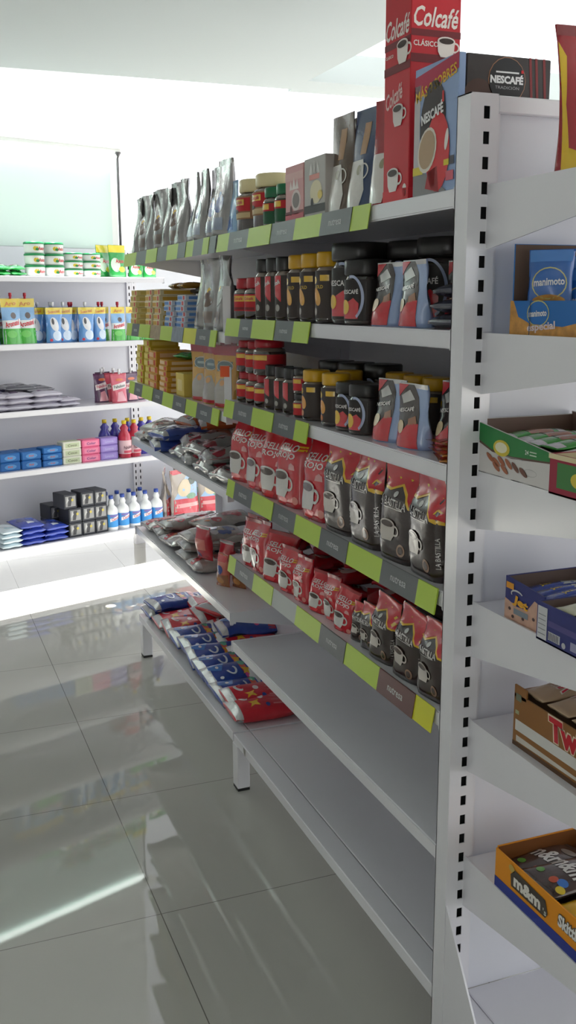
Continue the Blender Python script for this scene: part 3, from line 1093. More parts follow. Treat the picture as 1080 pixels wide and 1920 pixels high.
# ---------------------------------------------------------------- near bay, second shelf (z 1.502)
Z = NEAR[1]
G2 = 'on the second coffee shelf'
for i, y in enumerate((1.315, 1.222)):
    put(J_RED, (.058, y, Z), RZ + .2, 'red-lidded coffee jar, %s %s' % (('first from the far end', 'second from the far end')[i], G2), 'jar', 'red-lidded jars on the second coffee shelf')
for i, y in enumerate((1.137, 1.058, .982)):
    put(J_SLIM, (.052, y, Z), RZ + .3, 'tall slim black-lidded jar, %s of three from the far end, second coffee shelf' % ORD[i], 'jar', 'slim black-lidded jars on the second coffee shelf')
for i, y in enumerate((.890, .805, .706)):
    put(J_YEL, (.056, y, Z), RZ + .25, 'yellow-lidded coffee jar, %s of three from the far end, second coffee shelf' % ORD[i], 'jar', 'yellow-lidded jars on the second coffee shelf')
put(J_NES, (.085, .600, Z), RZ + .4, 'large black coffee jar beside the yellow-lidded jars', 'jar', 'large black coffee jars')
put(J_NESM, (.055, .508, Z), RZ + .4, 'smaller black coffee jar at the edge of the second shelf', 'jar')
put(J_NES, (.175, .500, Z), RZ + .4, 'large black coffee jar behind the first blue-edged pouch', 'jar', 'large black coffee jars')
put(J_NES, (.175, .365, Z), RZ + .4, 'large black coffee jar behind the second blue-edged pouch', 'jar', 'large black coffee jars')
put(N_P[0], (.05, .395, Z), RZ + .12, 'blue-edged coffee pouch beside the smaller black jar', 'pouch', 'blue-edged coffee pouches')
put(N_P[1], (.05, .268, Z), RZ + .12, 'blue-edged coffee pouch, closest to the upright at the second shelf edge', 'pouch', 'blue-edged coffee pouches')
put(N_P[0], (.14, .240, Z), RZ + .3, 'shaded blue-edged coffee pouch behind the second shelf front row', 'pouch', 'blue-edged coffee pouches')
put(N_P[1], (.20, .160, Z), RZ + .3, 'shaded blue-edged coffee pouch at the back near the upright', 'pouch', 'blue-edged coffee pouches')
pk = pouch('coffee_pouch', 'doy', .07, .12, .04, 81, BRN, [(rect(-.035, .085, .035, .115), RED, 1), (ell(0, .05, .02, .02), ink(150, 60, 60), 1), (rect(-.02, .066, .02, .076), SIL, 1)])
put(pk, (.145, .092, Z), RZ, 'small dark pouch with red top beside the upright', 'pouch')
LN = [pouch('coffee_pouch', 'sack', .105, .14, .032, s, ink(44, 44, 62), [(rect(-.04, .02, .0, .12), DRED, 1), (rect(.01, .02, .04, .12), ink(120, 130, 160), 1)], lie=True, wr=.004) for s in (83, 84)]
for i in range(3):
    put(LN[i % 2], (.095 + .01 * i, .125 + .012 * i, Z + .028 * i), RZ + .2 * i, 'dark pouch lying flat beside the upright, %s of three in its pile' % ('bottom', 'middle', 'top')[i], 'pouch', 'lying dark pouches')
for i, y in enumerate((1.12, 1.03, .93, .84, .74)):
    put(J_SLIM if i < 2 else J_YEL, (.145, y, Z), RZ, '%s jar in the second row of the second coffee shelf, %s along' % ('slim dark' if i < 2 else 'yellow-lidded', ORD[i]), 'jar', 'second-row jars on the second coffee shelf')

# ---------------------------------------------------------------- near bay, third shelf (z 1.262)
Z = NEAR[2]
G3 = 'on the third coffee shelf'
for i, y in enumerate((1.297, 1.214, 1.140)):
    put(J_REDS, (.05, y, Z), RZ + .2, 'red-lidded small jar, %s from the far end of the third shelf, lower level' % ORD[i], 'jar', 'stacked red-lidded jars')
for i, y in enumerate((1.297, 1.214)):
    put(J_REDS, (.05, y, Z + .0905), RZ + .2, 'red-lidded small jar, %s from the far end of the third shelf, stacked on top' % ORD[i], 'jar', 'stacked red-lidded jars')
put(J_REDW, (.056, 1.128, Z + .0905), RZ + .2, 'wide red-lidded jar stacked beside the small red-lidded jars', 'jar')
put(J_REDS, (.13, 1.128, Z), RZ + .2, 'red-lidded small jar in the second row under the wide jar', 'jar')
for i, y in enumerate((1.072, .996, .930)):
    put(J_SLIMS, (.05, y, Z), RZ + .3, 'short slim black-lidded jar, %s of three from the far end, third shelf' % ORD[i], 'jar', 'slim black-lidded jars on the third coffee shelf')
J_TINY = jar(.062, .026, LIDK, .016, .023, RLAB, (.008, .038, [(rect(-.006, .026, .02, .036), YEL, 1), (ell(-.012, .018, .006, .006), BRN, 1)]))
for i in range(2):
    put(J_TINY, (.045, .852, Z + .0622 * i), RZ + .2, 'small red-labelled jar, %s of a stack of two by yellow lids' % ('lower', 'upper')[i], 'jar', 'small stacked red-labelled jars')
for i, (x, y) in enumerate(((.055, .788), (.12, .735), (.055, .668))):
    put(J_YELS, (x, y, Z), RZ + .25, 'yellow-lidded jar, %s of three along the third shelf edge' % ORD[i], 'jar', 'yellow-lidded jars on the third coffee shelf')
for i, (x, y) in enumerate(((.20, .62), (.20, .53), (.20, .44), (.20, .35))):
    put(J_YELS, (x, y, Z), RZ + .25, 'yellow-lidded jar in the shaded back row of the third shelf, %s from the far end' % ORD[i], 'jar', 'back-row yellow-lidded jars')
for i, (x, y) in enumerate(((.16, .90), (.17, .80), (.20, .71))):
    put(J_NESM, (x, y, Z), RZ + .3, 'black coffee jar behind the yellow-lidded jars, %s from the far end' % ORD[i], 'jar', 'back-row black jars')
for i, (x, y) in enumerate(((.055, .568), (.055, .496))):
    put(J_NESS, (x, y, Z), RZ + .4, 'small black coffee jar on the third shelf, %s' % ('beside the yellow-lidded jars', 'beside the blue-edged pouches')[i], 'jar', 'small black coffee jars')
for i, (y, lb) in enumerate(((.382, 'beside the small black jars'), (.262, 'in the middle of three'), (.175, 'closest to the upright'))):
    put(N_P[i % 2], ((.05, .05, .085)[i], y, Z), RZ + (.12, .25, .05)[i], 'blue-edged coffee pouch on the third shelf, ' + lb, 'pouch', 'blue-edged coffee pouches', scale=(1.0, 1.0, 1.06)[i])
SA = pouch('sachet', 'pillow', .05, .13, .01, 91, ink(186, 120, 40), [(rect(-.02, .02, .02, .06), RED, 1), (rect(-.02, .08, .02, .11), BRN, 1)], lie=True, wr=.002)
for i in range(4):
    put(SA, (.045 + .004 * i, .118 + .012 * (i % 2), Z + .0085 * i), RZ + 1.15 + .12 * i, 'flat orange sachet lying beside the upright, %s up in its pile' % ORD[i], 'sachet', 'flat orange sachets')

# ---------------------------------------------------------------- near bay, fourth shelf (z 1.022): big coffee bags
Z = NEAR[3]
ys = [1.375, 1.225, 1.092, .973, .800, .642, .499, .356, .227]
rr = [.32, .15, .45, .18, .10, .12, .05, .18, .0]
for i, y1 in enumerate(ys):
    red = i < 5
    pr = S_BAG[i % 3] if red else B_BAG[i % 2]
    lb = ('big red coffee bag with white cup, %s from the far end of the fourth shelf' % ORD[i]) if red else ('big dark coffee bag with red top, %s along the fourth shelf after the red bags' % ORD[i - 5])
    put(pr, (.048, y1 - .0675 - (.01 if i == 4 else 0), Z), RZ + rr[i] * .8, lb, 'coffee bag', 'big coffee bags on the fourth shelf',
        tilt=(-.03 + .02 * (i % 3), (.02, -.04, .05, .0, -.02, .02, -.01, .05, .03)[i]), scale=(.98, 1.0, .97, 1.04, 1.04, 1.05, 1.06, .97, 1.0)[i])
for i, y in enumerate((1.28, 1.13, .98, .83, .68, .53, .38, .24, .12)):
    red = i < 4
    put(S_BAG[(i + 1) % 3] if red else B_BAG[i % 2], (.15, y, Z), RZ + .06 * (i % 3), '%s coffee bag in the second row of the fourth shelf, %s along' % ('big red' if red else 'big dark', ORD[i]), 'coffee bag', 'second-row coffee bags on the fourth shelf', scale=.98)

# ---------------------------------------------------------------- near bay, fifth shelf (z .782): small coffee bags
Z = NEAR[4]
ys = [1.314, 1.244, 1.185, 1.075, .960, .870, .770, .690, .612]
for i, y1 in enumerate(ys):
    up_ = (.05, .02, .015, .0, .0, .0, .0, .045, .0)[i]
    put(S_SM[i % 3], (.040 if up_ < .03 else .052, y1 - .05, Z), RZ + (.1, .3, .05, .5, .3, .1, .35, .1, .3)[i],
        'small red coffee bag with white cup, %s along the edge of the fifth shelf' % ORD[i], 'coffee bag', 'small red coffee bags on the fifth shelf edge',
        tilt=(-.06 + .05 * (i % 3), (.02, .0, -.05, .1, .04, -.03, .1, -.06, .12)[i]), scale=(1, 1.05, 1.1, 1.02, .92, .86, .76, .82, .78)[i])
ys = [.530, .470, .397, .280, .170]
for i, y1 in enumerate(ys):
    put(B_SM[i % 2], (.042, y1 - .05, Z), RZ + (.3, .2, .15, .2, .1)[i], 'small dark coffee bag with red top, %s along the fifth shelf after the red bags' % ORD[i],
        'coffee bag', 'small dark coffee bags on the fifth shelf edge', tilt=(-.03, (.04, -.03, .06, .1, -.02)[i]), scale=(.62, .72, 1.0, 1.05, 1.06)[i])
rnd = random.Random(4)
k = 0
for lay in range(3):
    for j in range(6):
        y = 1.22 - .205 * j + rnd.uniform(-.02, .02)
        x = .15 + .035 * lay + rnd.uniform(-.01, .01)
        dark = y < .40
        put(LIE_DARK[0] if dark else LIE_RED[k % 2], (x, y, Z + .036 * lay), RZ + rnd.uniform(-.5, .5),
            '%s coffee bag lying in the shaded heap, %s layer, %s from the far end' % ('dark' if dark else 'red', ('bottom', 'middle', 'top')[lay], ORD[j]),
            'coffee bag', 'heaped coffee bags behind the fifth shelf edge', tilt=(rnd.uniform(-.08, .08), rnd.uniform(-.08, .08)))
        k += 1

# ================================================================== far bay
# top shelf: foil pouches
def foil_pouch(seed, blue):
    w, h = .115, .225
    SM = mat('smoky_film_pouch', (150, 148, 147), .22, metal=.45, bump=.6, bscale=30, vary=.35, coat=.6)
    p = [(ell(.0, .44 * h, .26 * w, .12 * h), ink(92, 62, 46) if not blue else ink(40, 84, 160), 1), (rect(-.3 * w, .1 * h, .3 * w, .26 * h), ink(120, 104, 96) if not blue else ink(140, 150, 170), 1),
         (ell(-.1 * w, .56 * h, .08 * w, .04 * h), YEL if not blue else ink(90, 150, 210), 1)]
    return pouch('foil_pouch', 'doy', w, h, .07, seed, SM, p, wr=.009, fin=SM)


FP = [foil_pouch(101, False), foil_pouch(102, False), foil_pouch(103, True)]
BLUEP = pouch('snack_pouch', 'doy', .10, .16, .04, 104, ink(150, 190, 226), [(rect(-.03, .02, .03, .06), ink(60, 120, 200), 1)], wr=.004)
Z = FAR[0]
for i, y1 in enumerate((2.685, 2.60, 2.47, 2.345, 2.21, 2.115, 2.01, 1.875, 1.765, 1.655, 1.545)):
    b = i >= 7
    put(FP[2] if b else FP[i % 2], (.05 + .012 * (i % 2), y1 - .055, Z), RZ + (-.05, .1, -.15, .15, -.1, .05, -.05, -.15, .0, .1, .15)[i],
        'silver foil pouch%s, %s along the far bay top shelf' % (' with blue print' if b else '', ORD[i]), 'pouch', 'silver foil pouches on the far bay top shelf',
        tilt=(-.04, (.03, -.04, .05, -.06, .02, .0, .05, -.03, .04, -.02, .03)[i]), scale=(.98, 1.0, .96, 1.0, .94, 1.0, 1.0, 1.0, 1.0, .98, 1.02)[i])
put(BLUEP, (.06, 1.43, Z), RZ, 'light blue pouch at the near end of the silver foil pouches', 'pouch')

# second shelf: flat packs in stacks, foil pouches
def flat_box(name, w, d, h, c, c2, seed=0, txtc=None):
    P = [('front', rect(-w * .46, h * .2, w * .1, h * .8), c2, 1), ('front', rect(w * .2, h * .15, w * .42, h * .85), txtc or card(196, 60, 50), 1), ('right', rect(-d * .4, h * .2, d * .4, h * .75), c2, 1)]
    return box_mb(w, d, h, c, P, bev=.0012).build(name)


FB = [flat_box('flat_box', .112, .15, .0225, card(214, 196, 130), card(196, 170, 90)), flat_box('flat_box', .105, .14, .0225, card(222, 208, 170), card(206, 160, 60)),
      flat_box('flat_box', .115, .12, .0185, card(206, 212, 224), card(96, 140, 200), 0, card(196, 70, 70))]
Z = FAR[1]
for s_, (y1, nlev, kk, w, nm) in enumerate([(2.70, 6, 0, .112, 'cream stack'), (2.455, 6, 1, .105, 'cream and orange stack'), (2.325, 6, 1, .105, 'cream and orange stack by blue packs'), (2.19, 5, 2, .115, 'blue and white stack'), (2.02, 6, 2, .115, 'blue and white stack by foil pouches')]):
    for j in range(nlev):
        h = (.0225, .0225, .0185)[kk]
        put(FB[kk], (.09 + .004 * ((j * 7) % 3 - 1), y1 - w / 2 + .003 * ((j * 5) % 3 - 1), Z + (h + .0004) * j), RZ + .02 * ((j * 3) % 3 - 1),
            'flat box in the %s, %s up, second shelf' % (nm, ORD[j]), 'box', 'flat boxes stacked on the far bay second shelf')
yp = pouch('snack_pack', 'sack', .085, .13, .03, 111, ink(176, 128, 40), [(rect(-.03, .05, .03, .12), ink(120, 70, 30), 1)], lie=True)
for i, y in enumerate((2.39, 2.26)):
    put(yp, (.17, y - .02, Z + .138), RZ, ('ochre pack lying on the cream and orange stacks, further one', 'ochre pack lying on the cream and orange stacks, closer one')[i], 'pack', 'ochre packs')
bk = pouch('black_pack', 'pillow', .16, .20, .07, 112, mat('black_film', (40, 40, 42), .35, bump=.4), [], lie=True)
put(bk, (.24, 2.16, Z + .10), RZ, 'black pack lying behind the blue and white stacks', 'pack')
bs = box_mb(.30, .12, .10, card(70, 66, 64)).build('dark_box')
put(bs, (.29, 2.16, Z), RZ, 'dark carton behind the blue and white stacks', 'box')
for i, y1 in enumerate((1.80, 1.68, 1.575)):
    put(FP[i % 2], (.055, y1 - .055, Z), RZ + (-.1, .1, .0)[i], 'silver foil pouch on the far bay second shelf, %s of three' % ORD[i], 'pouch', 'silver foil pouches on the far bay second shelf', scale=(1.0, 1.0, 1.02)[i], tilt=(-.02, (.02, -.02, .04)[i]))

# third shelf: yellow boxes and yellow pouches
Z = FAR[2]
YB = [flat_box('yellow_box', .11, .12, .0255, card(214, 190, 70), card(226, 208, 120)), flat_box('yellow_box', .105, .12, .0255, card(206, 180, 60), card(222, 204, 110)),
      flat_box('orange_box', .12, .15, .0285, card(206, 150, 50), card(222, 182, 140)), flat_box('orange_box', .12, .16, .0195, card(206, 150, 46), card(222, 190, 150))]
for y1, nlev, kk, nm in ((2.655, 6, 0, 'the yellow stack at the far end'), (2.515, 7, 1, 'the second yellow stack'), (2.365, 5, 2, 'the orange stack beside the yellow ones'), (2.190, 6, 3, 'the orange stack by the single yellow box')):
    w, h = ((.11, .0255), (.105, .0255), (.12, .0285), (.12, .0195))[kk]
    for j in range(nlev):
        put(YB[kk], (.082 + .003 * ((j * 7) % 3 - 1), y1 - w / 2 + .003 * ((j * 5) % 3 - 1), Z + (h + .0004) * j), RZ + .015 * ((j * 3) % 3 - 1),
            'flat box in %s, %s up' % (nm, ORD[j]), 'box', 'yellow and orange boxes on the far bay third shelf')
bx = box_mb(.105, .15, .082, card(216, 190, 92), [('front', rect(-.03, .02, .03, .06), card(226, 206, 140), 1), ('right', rect(-.04, .02, .05, .06), card(226, 206, 140), 1)]).build('yellow_box')
put(bx, (.09, 1.945, Z), RZ, 'single plain yellow box beside the yellow pouches', 'box')
yp2 = pouch('snack_pack', 'pillow', .12, .2, .028, 113, ink(196, 160, 30), [(rect(-.04, .05, .04, .14), ink(170, 130, 20), 1)], lie=True)
for i in range(3):
    put(yp2, (.16, 2.40 - .02 * i, Z + .184 + .024 * i), RZ + .1 * i, 'yellow pack lying on the yellow stacks, %s up' % ORD[i], 'pack', 'yellow packs lying on the stacks', scale=.9)
gp = pouch('green_pack', 'pillow', .09, .10, .03, 114, ink(60, 170, 80), [(rect(-.03, .03, .02, .07), ink(200, 226, 190), 1)], lie=True)
put(gp, (.10, 2.10, Z + .121), RZ + .4, 'bright green pack lying on the orange boxes', 'pack')


def yel_pouch(seed):
    w, h = .125, .195
    p = [(rect(-.5 * w, .84 * h, .5 * w, .98 * h), ink(170, 50, 70), 1), (rect(-.32 * w, .58 * h, .30 * w, .74 * h), ink(84, 108, 112), 1), (ring(0, .66 * h, .34 * w, .1 * h, .02 * w), ink(200, 200, 190), 2),
         (txt('', 0, 0, 1) if False else rect(-.2 * w, .64 * h, .2 * w, .68 * h), ink(160, 176, 176), 2), (poly([(-.4 * w, .07 * h), (.4 * w, .07 * h), (.34 * w, .3 * h), (.1 * w, .48 * h), (-.12 * w, .46 * h), (-.36 * w, .28 * h)]), ink(168, 162, 154), 1),
         (ell(0, .40 * h, .1 * w, .05 * h), ink(206, 150, 90), 2), (rect(-.5 * w, .02 * h, .5 * w, .075 * h), ink(190, 40, 50), 2)]
    return pouch('yellow_pouch', 'doy', w, h, .06, seed, ink(200, 148, 44), p, wr=.004, fin=ink(160, 46, 64))


YP = [yel_pouch(121), yel_pouch(122)]
for i, y1 in enumerate((1.83, 1.71, 1.575)):
    put(YP[i % 2], (.055, y1 - .06, Z), RZ + (.35, .25, .3)[i], 'yellow pouch with red top and grey bowl, %s of three' % ORD[i], 'pouch', 'yellow pouches with red tops')
put(YP[1], (.16, 1.80, Z), RZ + .2, 'yellow pouch with red top, in the row behind', 'pouch')
bx = box_mb(.12, .12, .09, card(60, 44, 38)).build('dark_box')
put(bx, (.13, 1.43, Z), RZ, 'dark brown box beside the last yellow pouch', 'box')
SG = mat('sign_white_card', (222, 222, 224), .5)
for i, (z0, z1, c) in enumerate(()):
    pass
sg = MB().box(-.012, .012, -.002, .002, 0, .135, SG).box(-.024, .006, -.0025, .0025, .105, .138, card(232, 92, 40)).build('price_sign')
put(sg, (.02, 1.40, Z + .045), RZ + .9, 'white price card with orange top near the bay joint', 'sign')
sg.location.z = Z
sg2 = MB().box(-.012, .012, -.0015, .0015, 0, .135, SG).build('price_sign')
put(sg2, (.012, 1.375, FAR[1]), RZ + 1.0, 'narrow white card standing by the red-lidded jars', 'sign')

# fourth shelf: loose bags of grain and sweets
Z = FAR[3]


def grain(name, w, h, d, seed, base, blobs, lie=True):
    rn = random.Random(seed)
    p = []
    for c, n, s in blobs:
        for _ in range(n):
            p.append((ell(rn.uniform(-.36, .36) * w, rn.uniform(.06, .80) * h, s * rn.uniform(.6, 1.2), s * rn.uniform(.5, 1), rn.uniform(0, 3), 9), c, 1 + rn.random()))
    return pouch(name, 'sack', w, h, d, seed, base, p, lie=lie, wr=.009, fin=SEALW, fin2=SEALW)


GB = {'beans': grain('grain_bag', .17, .22, .055, 131, CLEARF, [(ink(160, 84, 76), 16, .015), (ink(206, 190, 176), 12, .014), (ink(110, 66, 46), 6, .018)]),
      'blue': grain('grain_bag', .16, .22, .055, 132, ink(64, 88, 168), [(ink(150, 160, 196), 8, .012), (ink(26, 36, 96), 5, .02)]),
      'silver': grain('snack_bag', .15, .20, .05, 133, FOIL, [(ink(160, 40, 58), 7, .024), (ink(56, 52, 56), 4, .014), (ink(206, 190, 196), 4, .018)]),
      'orange': grain('grain_bag', .16, .20, .05, 134, ink(196, 92, 46), [(ink(50, 44, 44), 7, .018), (ink(200, 190, 180), 4, .014)]),
      'white': grain('grain_bag', .17, .22, .05, 135, ink(206, 204, 198), [(ink(150, 146, 138), 8, .014)])}
for i, (kind, x, y, z, rz, tl_, desc) in enumerate([
        ('beans', .115, 2.57, 0, .1, 0, 'clear bag of reddish beans at the far end of the fourth shelf'),
        ('beans', .13, 2.50, .04, .3, .05, 'clear bag of beans lying on the end bean bag'),
        ('blue', .095, 2.27, 0, -.1, 0, 'blue bag lying at the edge of the far bay fourth shelf'),
        ('blue', .10, 2.25, .046, .15, .04, 'blue bag lying on another blue bag, fourth shelf'),
        ('silver', .115, 2.05, 0, .1, 0, 'silver and red bag beside the blue bags'),
        ('silver', .14, 2.03, .04, -.2, .05, 'silver and red bag lying on top beside the blue bags'),
        ('silver', .105, 1.88, 0, -.15, 0, 'silver and red bag, third along the fourth shelf edge'),
        ('silver', .12, 1.87, .04, .25, .05, 'silver and red bag on top, in the middle of the shelf'),
        ('silver', .105, 1.69, 0, .1, 0, 'silver and red bag, fourth along the shelf edge'),
        ('silver', .11, 1.66, .04, -.1, .05, 'silver and red bag on top beside the big red coffee bags'),
        ('silver', .105, 1.50, 0, .2, 0, 'silver and red bag closest to the near bay'),
        ('white', .27, 2.42, .03, .1, .1, 'white grain bag lying at the back of the fourth shelf'),
        ('white', .26, 2.10, .05, -.1, .08, 'white grain bag in the middle at the back'),
        ('orange', .22, 2.33, .085, .2, .12, 'orange and black bag on top of the fourth shelf pile'),
        ('orange', .24, 2.12, .10, -.2, .1, 'orange and black bag lying on the white grain bag'),
        ('white', .26, 1.72, .03, .1, .05, 'white grain bag at the back beside the near bay')]):
    put(GB[kind], (x, y, Z + z), RZ + rz, desc, 'bag', 'loose bags on the far bay fourth shelf', tilt=(tl_, .03 * ((i % 3) - 1)))

# fifth shelf of the far bay
Z = FAR[4]
RC = [grain('food_bag', .14, .26, .05, s, CLEARF, [(ink(186, 40, 56), 9, .034), (ink(206, 120, 60), 2, .014)]) for s in (141, 142)]
BC = [grain('food_bag', .13, .24, .045, 143, CLEARF, [(ink(70, 92, 150), 7, .026), (ink(210, 210, 214), 4, .018)])]
LB = pouch('food_bag', 'pillow', .10, .28, .06, 144, FOIL, [(rect(-.049, .06, .049, .24), ink(186, 30, 46), 1), (ell(.0, .2, .02, .03), YEL, 2)], lie=True, wr=.005)
for pr, x, y, z, rz, desc in [
        (RC[0], .15, 2.60, 0, .05, 'red and clear food bag at the far end of the fifth shelf'), (RC[1], .16, 2.46, 0, -.05, 'red and clear food bag, second from the far end'),
        (RC[0], .155, 2.31, 0, .08, 'red and clear food bag, third from the far end'), (RC[1], .17, 2.42, .042, .1, 'red and clear food bag lying on two others'),
        (LB, .16, 2.20, .01, .02, 'long silver-ended red bag lying across the fifth shelf'), (BC[0], .145, 2.06, 0, .05, 'blue and clear food bag, bottom of its pile'),
        (BC[0], .15, 2.05, .038, -.04, 'blue and clear food bag, middle of its pile'), (BC[0], .155, 2.04, .076, .06, 'blue and clear food bag, top of its pile'),
        (RC[0], .15, 1.89, 0, .0, 'red and clear food bag under the standing red pack'), (RC[1], .28, 2.30, .06, .3, 'red and clear food bag against the back of the fifth shelf'),
        (RC[0], .27, 2.02, .05, -.2, 'red and clear food bag at the back behind the blue pile')]:
    put(pr, (x, y, Z + z), RZ + rz, desc, 'bag', 'food bags on the far bay fifth shelf')
rp = pouch('red_pack', 'pillow', .085, .125, .05, 151, ink(190, 40, 56), [(rect(-.03, .04, .03, .08), ink(214, 120, 110), 1), (ell(-.015, .02, .014, .012), ink(50, 70, 130), 1)], wr=.004, fin=SEALW)
for i, (x, y, z) in enumerate(((.07, 1.86, .048), (.14, 1.80, .0), (.20, 1.74, .0))):
    put(rp, (x, y, Z + z), RZ + .4, 'standing red pack on the fifth shelf, %s from the shelf edge' % ORD[i], 'pack', 'standing red packs')
ck = pouch('cookie_pack', 'pillow', .062, .115, .04, 152, ink(206, 110, 90), [(rect(-.03, .0, .03, .045), ink(150, 92, 50), 1), (ell(0, .062, .016, .016), ink(44, 64, 140), 2), (ell(0, .025, .016, .012), ink(180, 120, 60), 2), (rect(-.03, .09, .03, .112), ink(196, 44, 50), 1)], wr=.003)
for i, (x, y) in enumerate(((.075, 1.66), (.12, 1.62), (.165, 1.585), (.21, 1.55))):
    put(ck, (x, y, Z), RZ + .5, 'small red and brown cookie pack, %s from the shelf edge in its row' % ORD[i], 'pack', 'small cookie packs')

# base deck of the far bay: detergent bags
Z = .188


def detergent(seed, blue, w=.155, h=.24, d=.058):
    if blue:
        base = mat('blue_bag_film', (34, 66, 150), .3, coat=.4, bump=.4, bscale=28, vary=.35)
        p = [(poly([(-.5 * w, .10 * h), (-.2 * w, .08 * h), (-.05 * w, .26 * h), (-.4 * w, .36 * h)]), ink(70, 124, 200), 1), (ring(.02 * w, .40 * h, .20 * w, .08 * h, .05 * w, 16, -1.6, 2.4), ink(222, 228, 236), 2),
             (ell(-.22 * w, .22 * h, .05 * w, .025 * h), ink(226, 230, 238), 2), (ell(.26 * w, .2 * h, .05 * w, .03 * h), ink(226, 230, 238), 2),
             (ell(.0, .60 * h, .30 * w, .05 * h, .1), ink(222, 110, 90), 1), (ell(-.22 * w, .60 * h, .14 * w, .05 * h), ink(70, 160, 130), 2), (poly([(.0, .54 * h), (.10 * w, .585 * h), (.22 * w, .55 * h), (.18 * w, .61 * h), (.28 * w, .66 * h), (.1 * w, .65 * h), (.02 * w, .70 * h), (.02 * w, .63 * h)]), ink(226, 176, 50), 3),
             (ell(.26 * w, .62 * h, .10 * w, .045 * h), ink(214, 80, 140), 2), (rect(-.46 * w, .80 * h, .46 * w, .92 * h), ink(186, 60, 76), 1), (ell(-.1 * w, .75 * h, .2 * w, .02 * h), ink(200, 210, 230), 1)]
    else:
        base = mat('red_bag_film', (196, 30, 46), .3, coat=.4, bump=.4, bscale=28, vary=.25)
        p = [(ell(-.2 * w, .22 * h, .14 * w, .05 * h, .5), ink(226, 220, 220), 1), (ell(-.22 * w, .24 * h, .09 * w, .03 * h, .5), ink(190, 30, 46), 2), (poly([(.02 * w, .26 * h), (.12 * w, .30 * h), (.26 * w, .26 * h), (.2 * w, .33 * h), (.28 * w, .40 * h), (.1 * w, .38 * h), (.0, .42 * h), (.04 * w, .34 * h)]), ink(226, 176, 44), 1),
             (ell(-.1 * w, .46 * h, .1 * w, .04 * h), ink(224, 214, 214), 1), (ell(.3 * w, .5 * h, .07 * w, .03 * h), ink(60, 80, 150), 1)]
        for k_ in range(5):
            p.append((rect((-.4 + .17 * k_) * w, .58 * h, (-.36 + .17 * k_) * w, .88 * h), ink(220, 130, 136), 1))
    return pouch('detergent_bag', 'sack', w, h, d, seed, base, p, lie=True, wr=.007, fin=SEALW, fin2=SEALW)


DB = [detergent(161, True), detergent(162, True)]
DR = [detergent(163, False), detergent(164, False)]
lst = [('b', .13, 2.63, .0, .05), ('b', .14, 2.60, .045, .15), ('b', .26, 2.62, .03, .1), ('r', .30, 2.52, .045, .0),
       ('r', .14, 2.47, .0, .0), ('r', .145, 2.33, .02, -.02), ('r', .28, 2.36, .045, .1), ('b', .14, 2.20, .02, .05), ('r', .30, 2.20, .03, -.1),
       ('b', .145, 2.07, .025, .03), ('b', .14, 1.95, .02, -.04), ('b', .14, 1.84, .02, .05), ('r', .28, 2.04, .03, .1), ('r', .285, 1.88, .03, .0),
       ('b', .14, 1.73, .018, .06), ('b', .14, 1.62, .0, .1), ('b', .29, 1.68, .02, -.05), ('r', .15, 1.52, .02, .06), ('r', .14, 1.45, .0, .0), ('r', .29, 1.52, .0, -.05),
       ('b', .30, 2.08, .075, -.05), ('r', .30, 2.33, .085, .5)]
cnt = {'b': 0, 'r': 0}
for i, (c, x, y, z, rz) in enumerate(lst):
    pr = (DB if c == 'b' else DR)[i % 2]
    row_ = 'front row' if x < .2 else 'back row'
    put(pr, (x, y, Z + z), RZ + rz, '%s detergent bag on the base shelf, %s, %s %s bag from the far end' % ('blue' if c == 'b' else 'red', row_, ORD[cnt[c]], 'blue' if c == 'b' else 'red'),
        'detergent bag', 'detergent bags on the base shelf', tilt=(.03 * ((i % 3) - 1), .20 if 4 < i < 18 else .04))
    cnt[c] += 1

# ================================================================== wall rack goods
def wput(pr, u, off, z, lb, cat, grp=None, drz=0.0, **k):
    return put(pr, wp(u, off, z), WRZ + drz, lb, cat, grp, **k)


def tub(r, h):
    o = empty('dish_paste_tub')
    MB().lathe([(r * .84, 0), (r * .9, h * .05), (r * .97, h * .78), (r * .97, h * .8)], plastic(222, 228, 224), 22).build('tub_body', o)
    MB().lathe([(r * .98, h * .79), (r, h * .81), (r, h * .93), (r * .92, h * .985), (r * .9, h)], plastic(20, 132, 74), 22).build('lid', o)
    mb = MB().lathe([(r * .915, h * .12), (r * .975, h * .70)], card(226, 230, 226), 22, close=False)
    def fn(x, z, l):
        rr = r * (.905 + .07 * (z / h)) + .0008 * l
        a = x / r - PI / 2
        return (rr * math.cos(a), rr * math.sin(a), z)
    for s_, m, l in [(txt('Axion', .014, h * .42, r * .9, h * .32, 0, .1, .02), card(190, 40, 50), 2), (ell(-r * .45, h * .42, r * .28, h * .2), card(210, 190, 60), 1), (ell(-r * .3, h * .34, r * .2, h * .12), card(30, 130, 70), 2)]:
        mb.decal(s_, fn, m, l, maxlen=.012)
    mb.build('label', o)
    return o


TB, TS = tub(.056, .0605), tub(.054, .0435)
for c, u in enumerate((1.228, 1.345)):
    for j in range(3):
        wput(TB, u, -.075, 1.694 + .0605 * j, 'big green-lidded white tub, %s up in the %s stack on the wall rack' % (ORD[j], ('outer', 'inner')[c]), 'tub', 'big green-lidded tubs', .2)
for c, u in enumerate((1.464, 1.578)):
    for j in range(3):
        wput(TS, u, -.075, 1.694 + .0435 * j, 'low green-lidded tub, %s up, stack %s' % (ORD[j], ('beside the big tubs', 'closer to the green pouches')[c]), 'tub', 'low green-lidded tubs', .2)


def spout_pouch(name, w, h, d, seed, base, prints, cap, spout=True):
    o = empty(name)
    pouch_mb('doy', w, h, d, seed, base, prints, wr=.003, nu=8, nv=12).build('pouch_body', o)
    if spout:
        MB().lathe([(.006, h - .004), (.006, h + .008), (.0085, h + .009), (.0085, h + .026), (.007, h + .028)], cap, 12).build('spout_cap', o)
    return o


